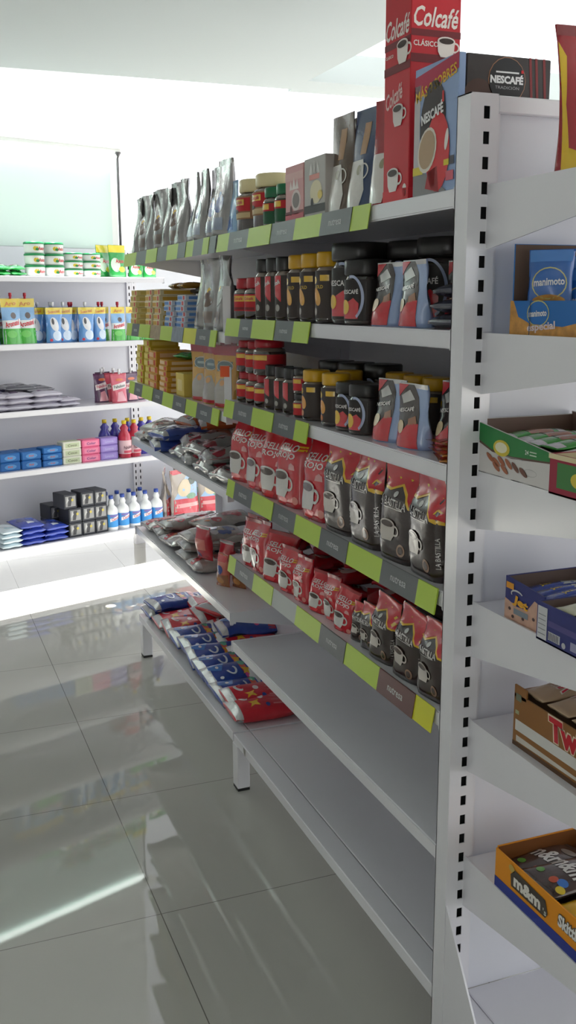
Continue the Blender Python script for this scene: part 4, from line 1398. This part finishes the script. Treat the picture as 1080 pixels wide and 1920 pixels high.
GRN, LGR = ink(34, 150, 66), ink(206, 226, 206)
GP = spout_pouch('dish_soap_pouch', .115, .182, .05, 171, GRN, [(rect(-.0575, .140, .0575, .181), ink(226, 206, 30), 1), (ell(-.02, .07, .03, .04), LGR, 1), (txt('Axion', .012, .092, .06, .024, 0, .1, .02), ink(200, 40, 50), 2), (ell(.02, .045, .022, .016), ink(214, 206, 60), 2)], None, False)
GQ = spout_pouch('dish_soap_pouch', .095, .088, .04, 172, GRN, [(ell(-.01, .045, .028, .03), LGR, 1), (txt('Axion', .0, .06, .05, .018, 0, .1, .02), ink(200, 40, 50), 2), (ell(.018, .03, .016, .012), ink(214, 206, 60), 2)], None, False)
wput(GP, 1.690, -.13, 1.694, 'tall green pouch with yellow top, behind its twin', 'pouch', 'green dish soap pouches', .3)
wput(GP, 1.752, -.08, 1.694, 'tall green pouch with yellow top at the wall rack front', 'pouch', 'green dish soap pouches')
wput(GQ, 1.866, -.07, 1.694, 'short green pouch beside the tall green pouches', 'pouch', 'green dish soap pouches')
wput(GQ, 1.962, -.07, 1.694, 'short green pouch at the end of the top wall shelf', 'pouch', 'green dish soap pouches')
GF = pouch('green_packet', 'pillow', .085, .11, .03, 173, GRN, [(ell(-.01, .05, .025, .03), LGR, 1), (rect(-.02, .06, .03, .08), ink(196, 60, 70), 2)], lie=True, wr=.004)
for i, (u, z) in enumerate(((1.03, 0), (1.115, 0), (1.035, .027), (1.115, .027), (.95, 0))):
    wput(GF, u, -.09, 1.694 + z, ('green packet lying on the top wall shelf, bottom outer', 'green packet lying by the big tubs, bottom', 'green packet on the outer pile, top', 'green packet by the big tubs, top', 'green packet at the frame edge of the top wall shelf')[i], 'packet', 'lying green packets', .2 * (i % 3 - 1))
# second wall shelf: softener pouches with spouts
YT = ink(226, 200, 40)


def soft(w, h, seed, green, cap):
    base = ink(232, 236, 236) if green else ink(96, 152, 214)
    p = [(rect(-w / 2, h * .80, w / 2, h * .99), YT, 1)]
    if green:
        p += [(rect(-w / 2, 0, w / 2, h * .34), ink(70, 178, 60), 1), (rect(-w / 2, h * .52, w / 2, h * .80), ink(130, 176, 220), 1), (txt('Aromatel', 0, h * .45, w * .80, h * .12, .18, .1, .03), ink(206, 40, 54), 3),
              (txt('Aro', 0, h * .88, w * .6, h * .09, .1, .1, .02), ink(206, 120, 40), 3), (ell(.1 * w, h * .62, w * .15, h * .07), ink(84, 70, 66), 2), (ell(-.1 * w, h * .22, w * .25, h * .08), ink(110, 206, 90), 2), (poly([(-.5 * w, .36 * h), (.5 * w, .5 * h), (.5 * w, .56 * h), (-.5 * w, .42 * h)]), ink(236, 236, 236), 2)]
    else:
        p += [(ell(-.02 * w, h * .52, w * .26, h * .20, .3), ink(226, 226, 230), 1), (ell(-.12 * w, h * .60, w * .09, h * .09), ink(60, 58, 66), 2), (txt('Suavitel', 0, h * .88, w * .7, h * .09, .1, .1, .02), ink(206, 120, 40), 3),
              (ell(.1 * w, h * .2, w * .3, h * .14), ink(206, 222, 240), 1), (ell(-.3 * w, h * .08, w * .08, h * .04), ink(200, 60, 80), 2)]
    return spout_pouch('softener_pouch', w, h, .05, seed, base, p, cap)


CAPR, CAPW = plastic(176, 30, 50), plastic(232, 232, 234)
SG_B, SG_S, SB_S, SB_R, SB_B = soft(.115, .245, 181, True, CAPR), soft(.10, .195, 182, True, CAPR), soft(.098, .195, 183, False, CAPW), soft(.085, .195, 184, False, CAPR), soft(.11, .245, 185, False, CAPR)
Z = 1.333
for i, (pr, u, off, lb) in enumerate([
        (SB_B, .945, -.07, 'large blue softener pouch at the frame edge'), (SG_B, 1.02, -.12, 'large green softener pouch, in the row behind'), (SG_B, 1.066, -.06, 'large green softener pouch at the shelf front'),
        (SG_B, 1.160, -.08, 'large green softener pouch beside the blue ones'), (SB_S, 1.235, -.13, 'small blue softener pouch with white spout beside the large green ones'), (SB_S, 1.312, -.06, 'small blue softener pouch with white spout, first at the front'),
        (SB_S, 1.285, -.19, 'small blue softener pouch, back row beside the large green ones'), (SB_S, 1.392, -.09, 'small blue softener pouch with white spout, second at the front'), (SB_S, 1.37, -.2, 'small blue softener pouch, middle of the back row'),
        (SB_R, 1.448, -.12, 'small blue softener pouch with red spout, behind the third front one'), (SB_S, 1.515, -.06, 'small blue softener pouch with white spout, third at the front'), (SB_R, 1.50, -.19, 'small blue softener pouch with red spout, back row'),
        (SB_R, 1.572, -.16, 'small blue softener pouch with red spout, behind the narrow one'), (SB_R, 1.608, -.07, 'narrow blue softener pouch with red spout at the front'), (SG_S, 1.672, -.14, 'small green softener pouch in the row behind'),
        (SG_S, 1.728, -.06, 'small green softener pouch beside the blue ones'), (SG_S, 1.835, -.07, 'small green softener pouch half behind the cream boxes'), (SG_S, 1.935, -.07, 'small green softener pouch at the shelf end')]):
    wput(pr, u, off, Z, lb, 'pouch', 'softener pouches on the wall rack', .05 * ((i % 3) - 1) + .05)
# third wall shelf: purple bags, pink pouches
Z = .972
PB = [pouch('detergent_bag', 'sack', .185, .22, .042, s, ink(190, 186, 200), [(rect(-.09, .09, .09, .2), ink(62, 52, 108), 1), (rect(-.05, .03, .0, .06), ink(120, 100, 130), 1), (ell(.04, .05, .02, .012), ink(150, 120, 130), 1)], lie=True, wr=.005) for s in (191, 192)]
for c, u in enumerate((.93, 1.07, 1.235)):
    for j in range(3):
        wput(PB[(c + j) % 2], u, -.13, Z + .031 * j, 'purple and white bag, %s up in the %s pile of the third wall shelf' % (ORD[j], ('outer', 'middle', 'inner')[c]), 'bag', 'purple and white bags', .05 * (j - 1))
for j in range(2):
    wput(PB[j], 1.385, -.13, Z + .024 * j, 'purple and white bag lying beside the piles, %s' % ('lower', 'upper')[j], 'bag', 'purple and white bags', .1 * j, scale=.75)
gy = pouch('grey_bag', 'sack', .19, .17, .036, 193, ink(104, 104, 112), [(rect(-.05, .05, .05, .12), ink(130, 130, 138), 1)], lie=True, wr=.005)
for i, u in enumerate((1.105, 1.21)):
    wput(gy, u, -.16, Z + .088 + .012 * (1 - i), ('grey bag on the purple piles, outer one', 'grey bag on the purple piles, inner one')[i], 'bag', 'grey bags on the purple piles', .15 * i)


def fab(seed, base, txtc, w=.11, h=.17):
    return spout_pouch('cleaner_pouch', w, h, .05, seed, base, [(poly([(-.45 * w, .42 * h), (.45 * w, .52 * h), (.45 * w, .72 * h), (-.45 * w, .60 * h)]), ink(226, 214, 214), 1), (txt('Fabuloso', 0, .565 * h, .76 * w, .1 * h, .12, .15, .02), txtc, 2), (ell(.05 * w, .78 * h, .25 * w, .05 * h), ink(214, 110, 60), 2), (poly([(-.3 * w, .05 * h), (.3 * w, .05 * h), (.1 * w, .4 * h), (-.2 * w, .35 * h)]), ink(226, 160, 170), 1)], CAPW)


FP1, FP2 = fab(195, ink(206, 84, 104), ink(60, 90, 80)), fab(196, ink(84, 50, 84), ink(190, 60, 90))
for i, (pr, u, off, lb) in enumerate([(FP1, 1.720, -.06, 'pink cleaner pouch at the front of the third wall shelf'), (FP2, 1.655, -.15, 'dark purple cleaner pouch behind the pink one, outer side'), (FP1, 1.735, -.15, 'pink cleaner pouch in the second row'),
                                      (FP2, 1.825, -.10, 'dark purple cleaner pouch beside the pink one'), (FP2, 1.90, -.14, 'dark purple cleaner pouch half behind the yellow boxes'), (FP2, 1.72, -.24, 'dark purple cleaner pouch in the back row')]):
    wput(pr, u, off, Z, lb, 'pouch', 'cleaner pouches on the third wall shelf', .1)
# fourth wall shelf: soap bars, cleaner bottles
Z = .643


def soap(c, c2, t, tc):
    return box_mb(.118, .07, .043, c, [('front', rect(-.045, .008, .045, .034), c2, 1), ('front', txt(t, 0, .021, .06, .014, 0, .1, .02), tc, 2), ('top', rect(-.05, -.028, .05, .028), c2, 1)], bev=.004).build('soap_pack')


SBL = box_mb(.122, .08, .049, card(40, 106, 176), [('front', ell(.0, .024, .035, .014), card(90, 150, 206), 1), ('front', txt('Rey', .0, .024, .03, .014, .1, 0, .02), card(206, 110, 90), 2)], bev=.006).build('soap_pack')
for c, (u, nl) in enumerate(((.998, 2), (1.125, 2), (1.255, 3))):
    for j in range(nl):
        k_ = .049 if nl == 2 else .0365
        wput(SBL, u, -.08, Z + k_ * 1.01 * j, 'blue soap pack, %s up in the %s blue stack' % (ORD[j], ('outer', 'middle', 'inner')[c]), 'soap', 'blue soap packs', .02 * j, scale=(1, 1, k_ / .049))
for i, u in enumerate((1.06, 1.19)):
    wput(SBL, u, -.18, Z + .0, ('blue soap pack behind the blue stacks, outer', 'blue soap pack behind the blue stacks, inner')[i], 'soap', 'blue soap packs', .05, scale=(1, 1, 1.9))
SW, SP, SV = soap(card(222, 222, 206), card(196, 206, 170), 'Coco', card(110, 110, 90)), soap(card(232, 110, 150), card(240, 140, 170), 'Color', card(110, 70, 130)), soap(card(150, 128, 200), card(166, 146, 212), 'Lavanda', card(190, 180, 226))
for pr, u, nm in ((SW, 1.380, 'white soap pack'), (SP, 1.503, 'pink soap pack'), (SV, 1.624, 'lilac soap pack')):
    for j in range(3):
        wput(pr, u, -.075, Z + .0435 * j, '%s, %s of its stack of three' % (nm, ('bottom', 'middle', 'top')[j]), 'soap', nm + 's', .03 * (j - 1))


def bottle(nm, h, r, body, cap, lab, prints, neck=.4, cap_r=.014):
    o = empty(nm)
    hb = h - .02
    MB().lathe([(r * .9, 0), (r, .006), (r, hb * .62), (r * .88, hb * .70), (r * neck, hb * .80), (r * neck * 1.25, hb * .88), (cap_r * .85, hb * .97), (cap_r * .85, hb)], body, 20).build('bottle_body', o)
    MB().lathe([(cap_r, hb - .001), (cap_r, h - .003), (cap_r * .85, h)], cap, 16).build('cap', o)
    z0, z1 = hb * .12, hb * .52
    mb = MB().lathe([(r * 1.012, z0), (r * 1.012, z1)], lab, 22, close=False)
    for s_, m, l in prints:
        mb.decal(s_, lambda x, z, l: ((r * 1.012 + .0006 * l) * math.cos(x / r - PI / 2), (r * 1.012 + .0006 * l) * math.sin(x / r - PI / 2), z), m, l, maxlen=.012)
    mb.build('label', o)
    return o


CB_R = bottle('cleaner_bottle', .222, .039, mat('red_liquid', (190, 24, 60), .12, coat=1), plastic(222, 196, 40), card(226, 190, 196), [(txt('Fabuloso', 0, .065, .06, .02, .15, .15, .02), card(90, 50, 70), 1), (rect(-.03, .03, .03, .045), card(200, 80, 100), 1)], .55)
CB_B = bottle('cleaner_bottle', .222, .039, mat('blue_liquid', (50, 40, 160), .12, coat=1), plastic(222, 196, 40), card(120, 110, 150), [(rect(-.03, .03, .03, .06), card(70, 60, 120), 1)], .55)
for i, (pr, u, off, lb) in enumerate([(CB_R, 1.738, -.055, 'red cleaner bottle with yellow cap beside the lilac soap'), (CB_R, 1.806, -.055, 'red cleaner bottle with yellow cap, closer to the gondola'),
                                      (CB_B, 1.672, -.17, 'blue cleaner bottle behind the lilac soap'), (CB_B, 1.745, -.17, 'blue cleaner bottle behind the red ones, outer'), (CB_B, 1.82, -.15, 'blue cleaner bottle behind the red ones, middle'),
                                      (CB_B, 1.90, -.12, 'blue cleaner bottle beside the red ones'), (CB_B, 1.965, -.13, 'blue cleaner bottle at the end of the fourth wall shelf')]):
    wput(pr, u, off, Z, lb, 'bottle', 'cleaner bottles', .1)
# bottom wall shelf: detergent bags, dark boxes, bleach
Z = .212
PLB = pouch('detergent_bag', 'sack', .125, .20, .034, 201, ink(206, 222, 230), [(ell(0, .05, .03, .02), ink(170, 206, 220), 1)], lie=True, wr=.005)
BLB = [pouch('detergent_bag', 'sack', .15, .20, .040, s, ink(48, 70, 170), [(rect(-.02, .02, .02, .05), ink(220, 226, 236), 1), (ell(.03, .12, .03, .03), ink(70, 100, 200), 1), (ell(-.04, .1, .02, .03), ink(26, 40, 120), 1)], lie=True, wr=.006) for s in (202, 203)]
for j in range(4):
    wput(PLB, .97, -.11, Z + .0275 * j, 'pale blue bag, %s up in the pile at the frame edge' % ORD[j], 'bag', 'pale blue bags', .05 * (j % 2))
    wput(BLB[j % 2], 1.10, -.11, Z + .031 * j, 'blue bag, %s up in the pile beside the pale bags' % ORD[j], 'bag', 'blue bags on the bottom wall shelf', .06 * (j % 3 - 1))
for j in range(3):
    wput(BLB[(j + 1) % 2], 1.245, -.115, Z + .030 * j, 'blue bag, %s up in the pile beside the dark boxes' % ORD[j], 'bag', 'blue bags on the bottom wall shelf', .06 * (j % 3 - 1))
DK = box_mb(.084, .13, .085, card(52, 54, 62), [('front', rect(-.033, .012, .033, .073), card(150, 150, 150), 1), ('front', poly([(-.02, .015), (.0, .015), (.012, .07), (-.012, .07)]), card(70, 70, 74), 2), ('front', ell(.012, .050, .008, .008), card(196, 180, 90), 3), ('front', poly([(-.03, .03), (-.012, .05), (-.02, .07)]), card(196, 196, 196), 3)], bev=.003).build('dark_box')
for r_ in range(3):
    for c in range(3):
        u = (1.377, 1.463, 1.548)[c] - (.03 if r_ == 2 and c == 0 else 0)
        wput(DK, u, -.10, Z + .0862 * r_, 'dark box with pale label, %s row, %s from the blue bags' % (('bottom', 'middle', 'top')[r_], ORD[c]), 'box', 'dark boxes with pale labels', .03 * ((c + r_) % 3 - 1))
wput(DK, 1.335, -.25, Z + .0862, 'dark box with pale label, middle row, set back at the side', 'box', 'dark boxes with pale labels')
wput(DK, 1.335, -.25, Z, 'dark box with pale label, bottom row, set back at the side', 'box', 'dark boxes with pale labels')
BL = bottle('bleach_bottle', .213, .038, plastic(232, 234, 236), plastic(36, 66, 150), card(60, 140, 206), [(poly([(-.035, .055), (.035, .075), (.035, .095), (-.035, .075)]), card(226, 226, 230), 1), (txt('Clorox', 0, .075, .055, .018, .25, .1, .02), card(180, 60, 80), 2), (rect(-.035, .085, .035, .098), card(120, 110, 170), 0.5)], .42)
for i, u in enumerate((1.628, 1.706, 1.785, 1.868, 1.948)):
    wput(BL, u, -.055, Z, 'white bleach bottle with blue label, %s of five in the front row' % ORD[i], 'bottle', 'bleach bottles in the front row', .15)
for i, u in enumerate((1.655, 1.735, 1.82, 1.90)):
    wput(BL, u, -.165, Z, 'white bleach bottle, %s of four in the second row' % ORD[i], 'bottle', 'bleach bottles in the second row', .15)
# standing detergent bags on the next wall shelf
Z = .224


def big_det(seed, w, h):
    p = [(rect(-.46 * w, .03 * h, .46 * w, .38 * h), ink(190, 60, 72), 1), (poly([(-.46 * w, .38 * h), (.46 * w, .38 * h), (.46 * w, .86 * h), (.1 * w, .86 * h), (-.2 * w, .6 * h)]), ink(150, 180, 214), 1),
         (ell(-.05 * w, .60 * h, .28 * w, .16 * h, .5), ink(206, 190, 160), 2), (ell(.25 * w, .72 * h, .14 * w, .08 * h), ink(70, 84, 80), 2), (ell(.15 * w, .42 * h, .2 * w, .06 * h), ink(110, 150, 120), 2), (rect(-.46 * w, .90 * h, .46 * w, .98 * h), ink(186, 40, 60), 1),
         (rect(-.40 * w, .20 * h, .40 * w, .28 * h), ink(214, 150, 150), 2)]
    return pouch('detergent_bag', 'doy', w, h, .09, seed, ink(168, 158, 150), p, wr=.006, fin=ink(176, 40, 58), fin2=SEALW)


BD = [big_det(211, .235, .30), big_det(212, .235, .275)]
for i, (u, off, k, rz) in enumerate(((2.085, -.16, 0, .9), (2.165, -.06, 0, .1), (2.385, -.06, 1, -.1), (2.60, -.06, 1, .0), (2.30, -.2, 0, .0))):
    wput(BD[k], u, off, Z, 'large red and blue detergent bag, %s standing beyond the bleach' % ('edge-on one', 'first front one', 'second front one', 'third front one', 'one in the second row')[i], 'detergent bag', 'standing detergent bags', rz)

# ================================================================== end rack goods
# red pouch on its top shelf
rp = pouch('red_pouch', 'doy', .16, .215, .06, 221, ink(150, 22, 34), [(poly([(-.078, .03), (-.070, .03), (-.073, .10), (-.066, .17), (-.078, .19)]), ink(206, 170, 30), 1), (rect(-.05, .045, .07, .15), ink(170, 166, 166), 1), (rect(-.04, .06, .06, .07), ink(120, 116, 116), 2), (rect(-.04, .09, .06, .10), ink(120, 116, 116), 2), (poly([(-.078, .0), (.078, .0), (.05, .012), (-.03, .02), (-.078, .04)]), ink(206, 170, 30), 1), (rect(-.04, .12, .05, .13), ink(120, 116, 116), 2)], wr=.004, fin=ink(120, 20, 30))
put(rp, (.125, -.17, 1.742), .05, 'red pouch with yellow edge on the top shelf of the end rack', 'pouch')
# second shelf: manimoto display box
PN = mat('peanut_print', (196, 140, 60), .4, vary=.55, bscale=70)
w = .25
C1 = card(22, 104, 178)
P = [('front', rect(-w / 2, 0, w / 2, .056), PN, 1), ('front', poly([(-w * .46, .056), (-w * .40, .03), (-w * .26, .019), (.02, .016), (.055, .022), (.082, .030), (.085, .056)]), C1, 2),
     ('front', ring(-.045, .036, .030, .021, .002), card(196, 190, 120), 3), ('front', txt('manimoto', -.045, .036, .048, .010, .05, 0, .03), card(222, 224, 226), 4),
     ('front', txt('especial', -.035, .014, .075, .016, .08, 0, .03), card(222, 206, 206), 4), ('front', poly([(.085, .026), (w / 2, .038), (w / 2, .050), (.085, .040)]), card(44, 44, 110), 3), ('front', rect(-.0665, 0, -.0645, .056), card(20, 66, 110), 5)]
t = tray_mb(w, .20, .056, .056, .148, .056, card(30, 110, 180), mat('brown_board', (86, 66, 54), .8), P)
mnm = t.build('display_box')
put(mnm, (.052 + .10, -.055 - .125, 1.497), RZ, 'blue display box of peanut snacks on the end rack', 'box')
SN = pouch('snack_packet', 'pillow', .075, .105, .022, 222, ink(34, 98, 176), [(ring(0, .050, .030, .026, .002), ink(196, 190, 120), 1), (txt('manimoto', 0, .052, .052, .012, .05, 0, .03), ink(222, 224, 228), 2), (ell(0, .022, .028, .010), PN, 1), (rect(-.035, .085, .035, .104), ink(70, 130, 200), 1)], wr=.003)
for i, (x, y, rz, tl_) in enumerate(((.092, -.105, RZ + .75, -.1), (.135, -.135, RZ + .7, -.2), (.17, -.10, RZ + .9, -.05), (.20, -.16, RZ + .8, -.15))):
    put(SN, (x, y, 1.500 + (.03, .0, .02, .0)[i]), rz, 'blue peanut snack packet standing in the blue box, %s from the aisle side' % ORD[i], 'packet', 'peanut snack packets', tilt=(tl_, 0))
# third shelf: cereal bar box and red box
GRC, WHC = card(40, 124, 62), card(206, 202, 200)
w = .212
oval = card(206, 186, 60)
P = [('front', poly([(-w / 2, .055), (-.06, .042), (0, .038), (w / 2, .045), (w / 2, .062), (-w / 2, .088)]), card(96, 70, 60), 1), ('front', poly([(-w / 2, .060), (-.06, .046), (0, .042), (w / 2, .048), (w / 2, .0625), (-w / 2, .0895)]), GRC, 2),
     ('front', ell(-.030, .052, .025, .014), oval, 3), ('front', ell(-.030, .053, .018, .009), card(226, 222, 190), 4), ('front', txt('24', .045, .055, .010), card(210, 220, 210), 4), ('front', rect(.053, .051, .072, .053), card(190, 210, 190), 4), ('front', rect(.053, .056, .072, .058), card(190, 210, 190), 4)]
for x, z, r_ in ((-.065, .032, -.5), (-.045, .026, -.5), (-.03, .030, -.5), (-.008, .028, -.6), (-.045, .018, -.5), (-.02, .017, -.5), (.012, .025, -.6), (.035, .020, -.5)):
    P.append(('front', ell(x, z, .013, .0045, r_), card(160, 96, 66) if x < .0 else card(110, 70, 56), 2))
P += [('front', rect(-.04, .0395, .035, .0408), card(150, 146, 144), 2), ('front', ring(.055, .022, .018, .006, .0006), card(150, 146, 144), 2)]
t = tray_mb(w, .20, (.0895, .0625), (.10, .085), .095, (.06, .085), WHC, card(112, 88, 76), P)
put(t.build('display_box'), (.036 + .10, -.101, 1.255), RZ, 'white and green cereal bar display box on the end rack', 'box')
BAR = pouch('cereal_bar', 'pillow', .042, .15, .018, 223, ink(60, 150, 60), [(rect(-.02, .0, .02, .02), SEALW, 1), (rect(-.018, .05, .018, .10), ink(150, 90, 60), 1), (rect(-.018, .11, .018, .125), ink(220, 220, 220), 1)], lie=True, wr=.002)
for i in range(4):
    put(BAR, (.13 + .006 * (i % 2), -.035 - .043 * i, 1.312), RZ + .04, 'green cereal bar lying in the white box, %s from the upright' % ORD[i], 'bar', 'green cereal bars', tilt=(0, .03))
    
P = [('front', rect(-.055, .012, .055, .052), card(60, 120, 60), 1), ('front', ell(.0, .030, .020, .012), oval, 2), ('front', rect(-.078, .056, .078, .064), card(214, 200, 160), 1)]
put(tray_mb(.15, .20, .064, .07, .064, .064, card(150, 26, 56), card(200, 186, 150), P).build('display_box'), (.031 + .10, -.288, 1.255), RZ, 'dark red and green display box beside the cereal bars', 'box')
# fourth shelf: chocolate boxes
NV = card(38, 44, 112)
CK = mat('cookie_print', (190, 150, 130), .4, vary=.35, bscale=60)
w = .112
P = [('front', poly([(-w / 2, .0), (w / 2, .0), (w / 2, .046), (.03, .052), (.01, .030), (-.02, .028), (-w / 2, .036)]), CK, 1), ('front', txt('Jet', -.008, .036, .044, .020, -.12, .1, .05), card(222, 160, 30), 3), ('front', rect(-.052, .055, -.030, .066), card(222, 150, 40), 2),
     ('front', ring(-.02, .049, .018, .008, .003, 14, 0.4, 3.6), card(190, 190, 196), 2), ('front', rect(-.028, .014, .014, .024), card(120, 130, 140), 2)]
for x, z in ((-.03, .008), (.0, .012), (.03, .02), (.045, .034), (-.04, .02)):
    P.append(('front', ell(x, z, .004, .003), card(70, 46, 46), 2))
put(tray_mb(w, .19, (.075, .066), .08, .075, .06, NV, card(98, 80, 72), P).build('display_box'), (.042 + .095, -.146, 1.012), RZ, 'blue chocolate box with cookie print on the end rack', 'box')
JB = pouch('chocolate_bar', 'pillow', .026, .13, .012, 224, ink(34, 62, 150), [(txt('Jet', 0, .045, .02, .014, PI / 2), ink(222, 190, 40), 1), (rect(-.011, .075, .011, .115), ink(150, 156, 160), 1)], lie=True, wr=.0015)
for i in range(3):
    put(JB, (.128, -.113 - .030 * i, 1.056 + .002 * i), RZ + .06 * (i - 1), 'blue wrapped chocolate bar in the cookie-print box, %s from the upright' % ORD[i], 'chocolate bar', 'blue wrapped chocolate bars')
w = .14
P = [('front', rect(-w * .48, .004, -w * .30, .058), card(196, 196, 200), 1), ('front', rect(-w * .27, .008, -w * .05, .022), card(200, 200, 204), 1), ('front', rect(-w * .28, .030, w * .48, .040), card(76, 72, 130), 1), ('front', ell(w * .02, .010, .005, .005), card(180, 180, 186), 1), ('front', rect(w * .14, .008, w * .4, .022), card(150, 150, 180), 1)]
P += [('front', rect(-w * .26 + .004 * k, .009, -w * .26 + .004 * k + .0018, .021), card(70, 70, 80), 2) for k in range(7)] + [('front', rect(-w * .46, z, -w * .32, z + .0012), card(120, 120, 124), 2) for z in (.012, .02, .028, .036, .044)]
put(tray_mb(w, .19, .064, .066, .064, .064, NV, card(98, 80, 72), P).build('display_box'), (.026 + .095, -.276, 1.012), RZ, 'dark blue box with white label on the end rack', 'box')
CKB = pouch('cookie_bar', 'pillow', .045, .14, .014, 225, ink(206, 204, 176), [(ell(0, .05, .014, .010), ink(110, 84, 70), 1), (txt('Jet', 0, .09, .026, .016), ink(34, 90, 150), 1), (rect(-.02, .12, .02, .135), ink(206, 190, 60), 1)], lie=True, wr=.0015)
for i in range(2):
    put(CKB, (.115, -.245 - .052 * i, 1.062), RZ + .08, 'cream cookie bar in the dark blue box, %s from the upright' % ORD[i], 'bar', 'cream cookie bars')
# fifth shelf: brown Twix box
TWB = card(140, 94, 46)
w = .27
P = [('front', rect(-w * .475, .030, w / 2, .050), card(206, 204, 200), 1), ('front', poly([(-w * .46, .010), (w / 2, .014), (w / 2, .017), (-w * .46, .021)]), card(196, 190, 180), 1), ('front', rect(-w / 2, 0, w / 2, .008), card(90, 62, 40), 1),
     ('front', txt('Twix', .028, .074, .125, .046, 0, -.12, .09), card(222, 206, 180), 1), ('front', txt('Twix', .028, .074, .118, .041, 0, -.12, .05), card(186, 24, 40), 2),
     ('front', rect(-w * .48, .085, -w * .42, .098), card(110, 116, 96), 1), ('front', rect(-w * .48, .060, -w * .44, .067), card(160, 168, 130), 1)]
t = tray_mb(w, .20, .096, .115, .100, .096, TWB, card(120, 96, 76), P)
t.box(-w / 2, -w / 2 + .035, -.10, -.097, .09, .112, TWB)
put(t.build('display_box'), (.053 + .10, -.115 - .135, .782), RZ, 'brown display box of caramel bars on the end rack', 'box')
TW = pouch('caramel_bar', 'pillow', .06, .15, .024, 226, mat('gold_film', (176, 150, 120), .3, metal=.3, bump=.4, coat=.4), [(txt('TWIX', 0, .062, .052, .046, 0, 0, .10), ink(222, 214, 200), 1), (txt('TWIX', 0, .062, .049, .041, 0, 0, .03), ink(176, 24, 50), 2)], lie=True, wr=.003)
for i in range(3):
    put(TW, (.142, -.155 - .065 * i, .872), RZ + .05 * (i - 1), 'caramel bar with red lettering in the brown box, %s from the upright' % ORD[i], 'bar', 'caramel bars in the brown box')
# sixth shelf: yellow M&M's and Skittles box
YO = card(222, 142, 24)
w = .27
P = [('front', rect(-w / 2, .0, w / 2, .022), card(42, 56, 140), 1), ('front', poly([(-.082, .030), (.020, .030), (.026, .040), (.018, .062), (-.072, .066), (-.085, .052)]), card(70, 62, 54), 2),
     ('front', txt('m&m', -.034, .047, .080, .024, 0, 0, .05), card(222, 218, 210), 3), ('front', txt("'s", .018, .040, .010, .012), card(200, 200, 190), 3), ('front', ell(-.082, .064, .009, .007), card(190, 160, 80), 2),
     ('front', txt('Skittles', .090, .050, .074, .026, 0, .05, .10), card(90, 80, 70), 2), ('front', txt('Skittles', .090, .050, .070, .023, 0, .05, .04), card(226, 224, 220), 3)]
t = tray_mb(w, .20, .076, .076, .080, .076, YO, card(120, 70, 30), P)
put(t.build('display_box'), (.037 + .10, -.102 - .135, .497), RZ, 'yellow and blue candy display box on the end rack', 'box')
MM = pouch('candy_packet', 'pillow', .105, .145, .022, 227, ink(70, 50, 44), [(txt('m&m', -.008, .075, .085, .040, .0, .1, .03), ink(222, 220, 216), 1), (ell(.03, .035, .012, .009), ink(60, 120, 200), 1), (ell(.012, .028, .010, .008), ink(206, 80, 40), 1), (ell(.042, .022, .010, .008), ink(220, 190, 50), 1), (ell(-.03, .028, .009, .007), ink(90, 160, 60), 1), (ell(.0, .115, .018, .010), ink(150, 140, 130), 1)], lie=True, wr=.003)
MY = pouch('candy_packet', 'pillow', .105, .145, .022, 228, ink(222, 170, 30), [(ell(.0, .08, .03, .022), ink(200, 190, 180), 1), (ell(.0, .08, .014, .012), ink(90, 60, 50), 2)], lie=True, wr=.003)
for i, (pr, x, y, z, rz, lb) in enumerate([(MM, .125, -.150, .040, .12, 'brown candy packet in the yellow box, beside the upright'), (MM, .120, -.215, .055, -.05, 'brown candy packet in the yellow box, overlapping the middle'), (MY, .125, -.315, .052, .1, 'yellow candy packet in the yellow box')]):
    put(pr, (x, y, .497 + z), RZ + rz, lb, 'candy packet', 'candy packets in the yellow box', tilt=(.0, -.06))
for z in (.010,):
    for i, y in enumerate((-.16, -.27)):
        put(MM, (.137, y, .497 + z), RZ, ('brown candy packet at the bottom of the yellow box, by the upright', 'brown candy packet at the bottom of the yellow box, far from the upright')[i], 'candy packet', 'candy packets in the yellow box')
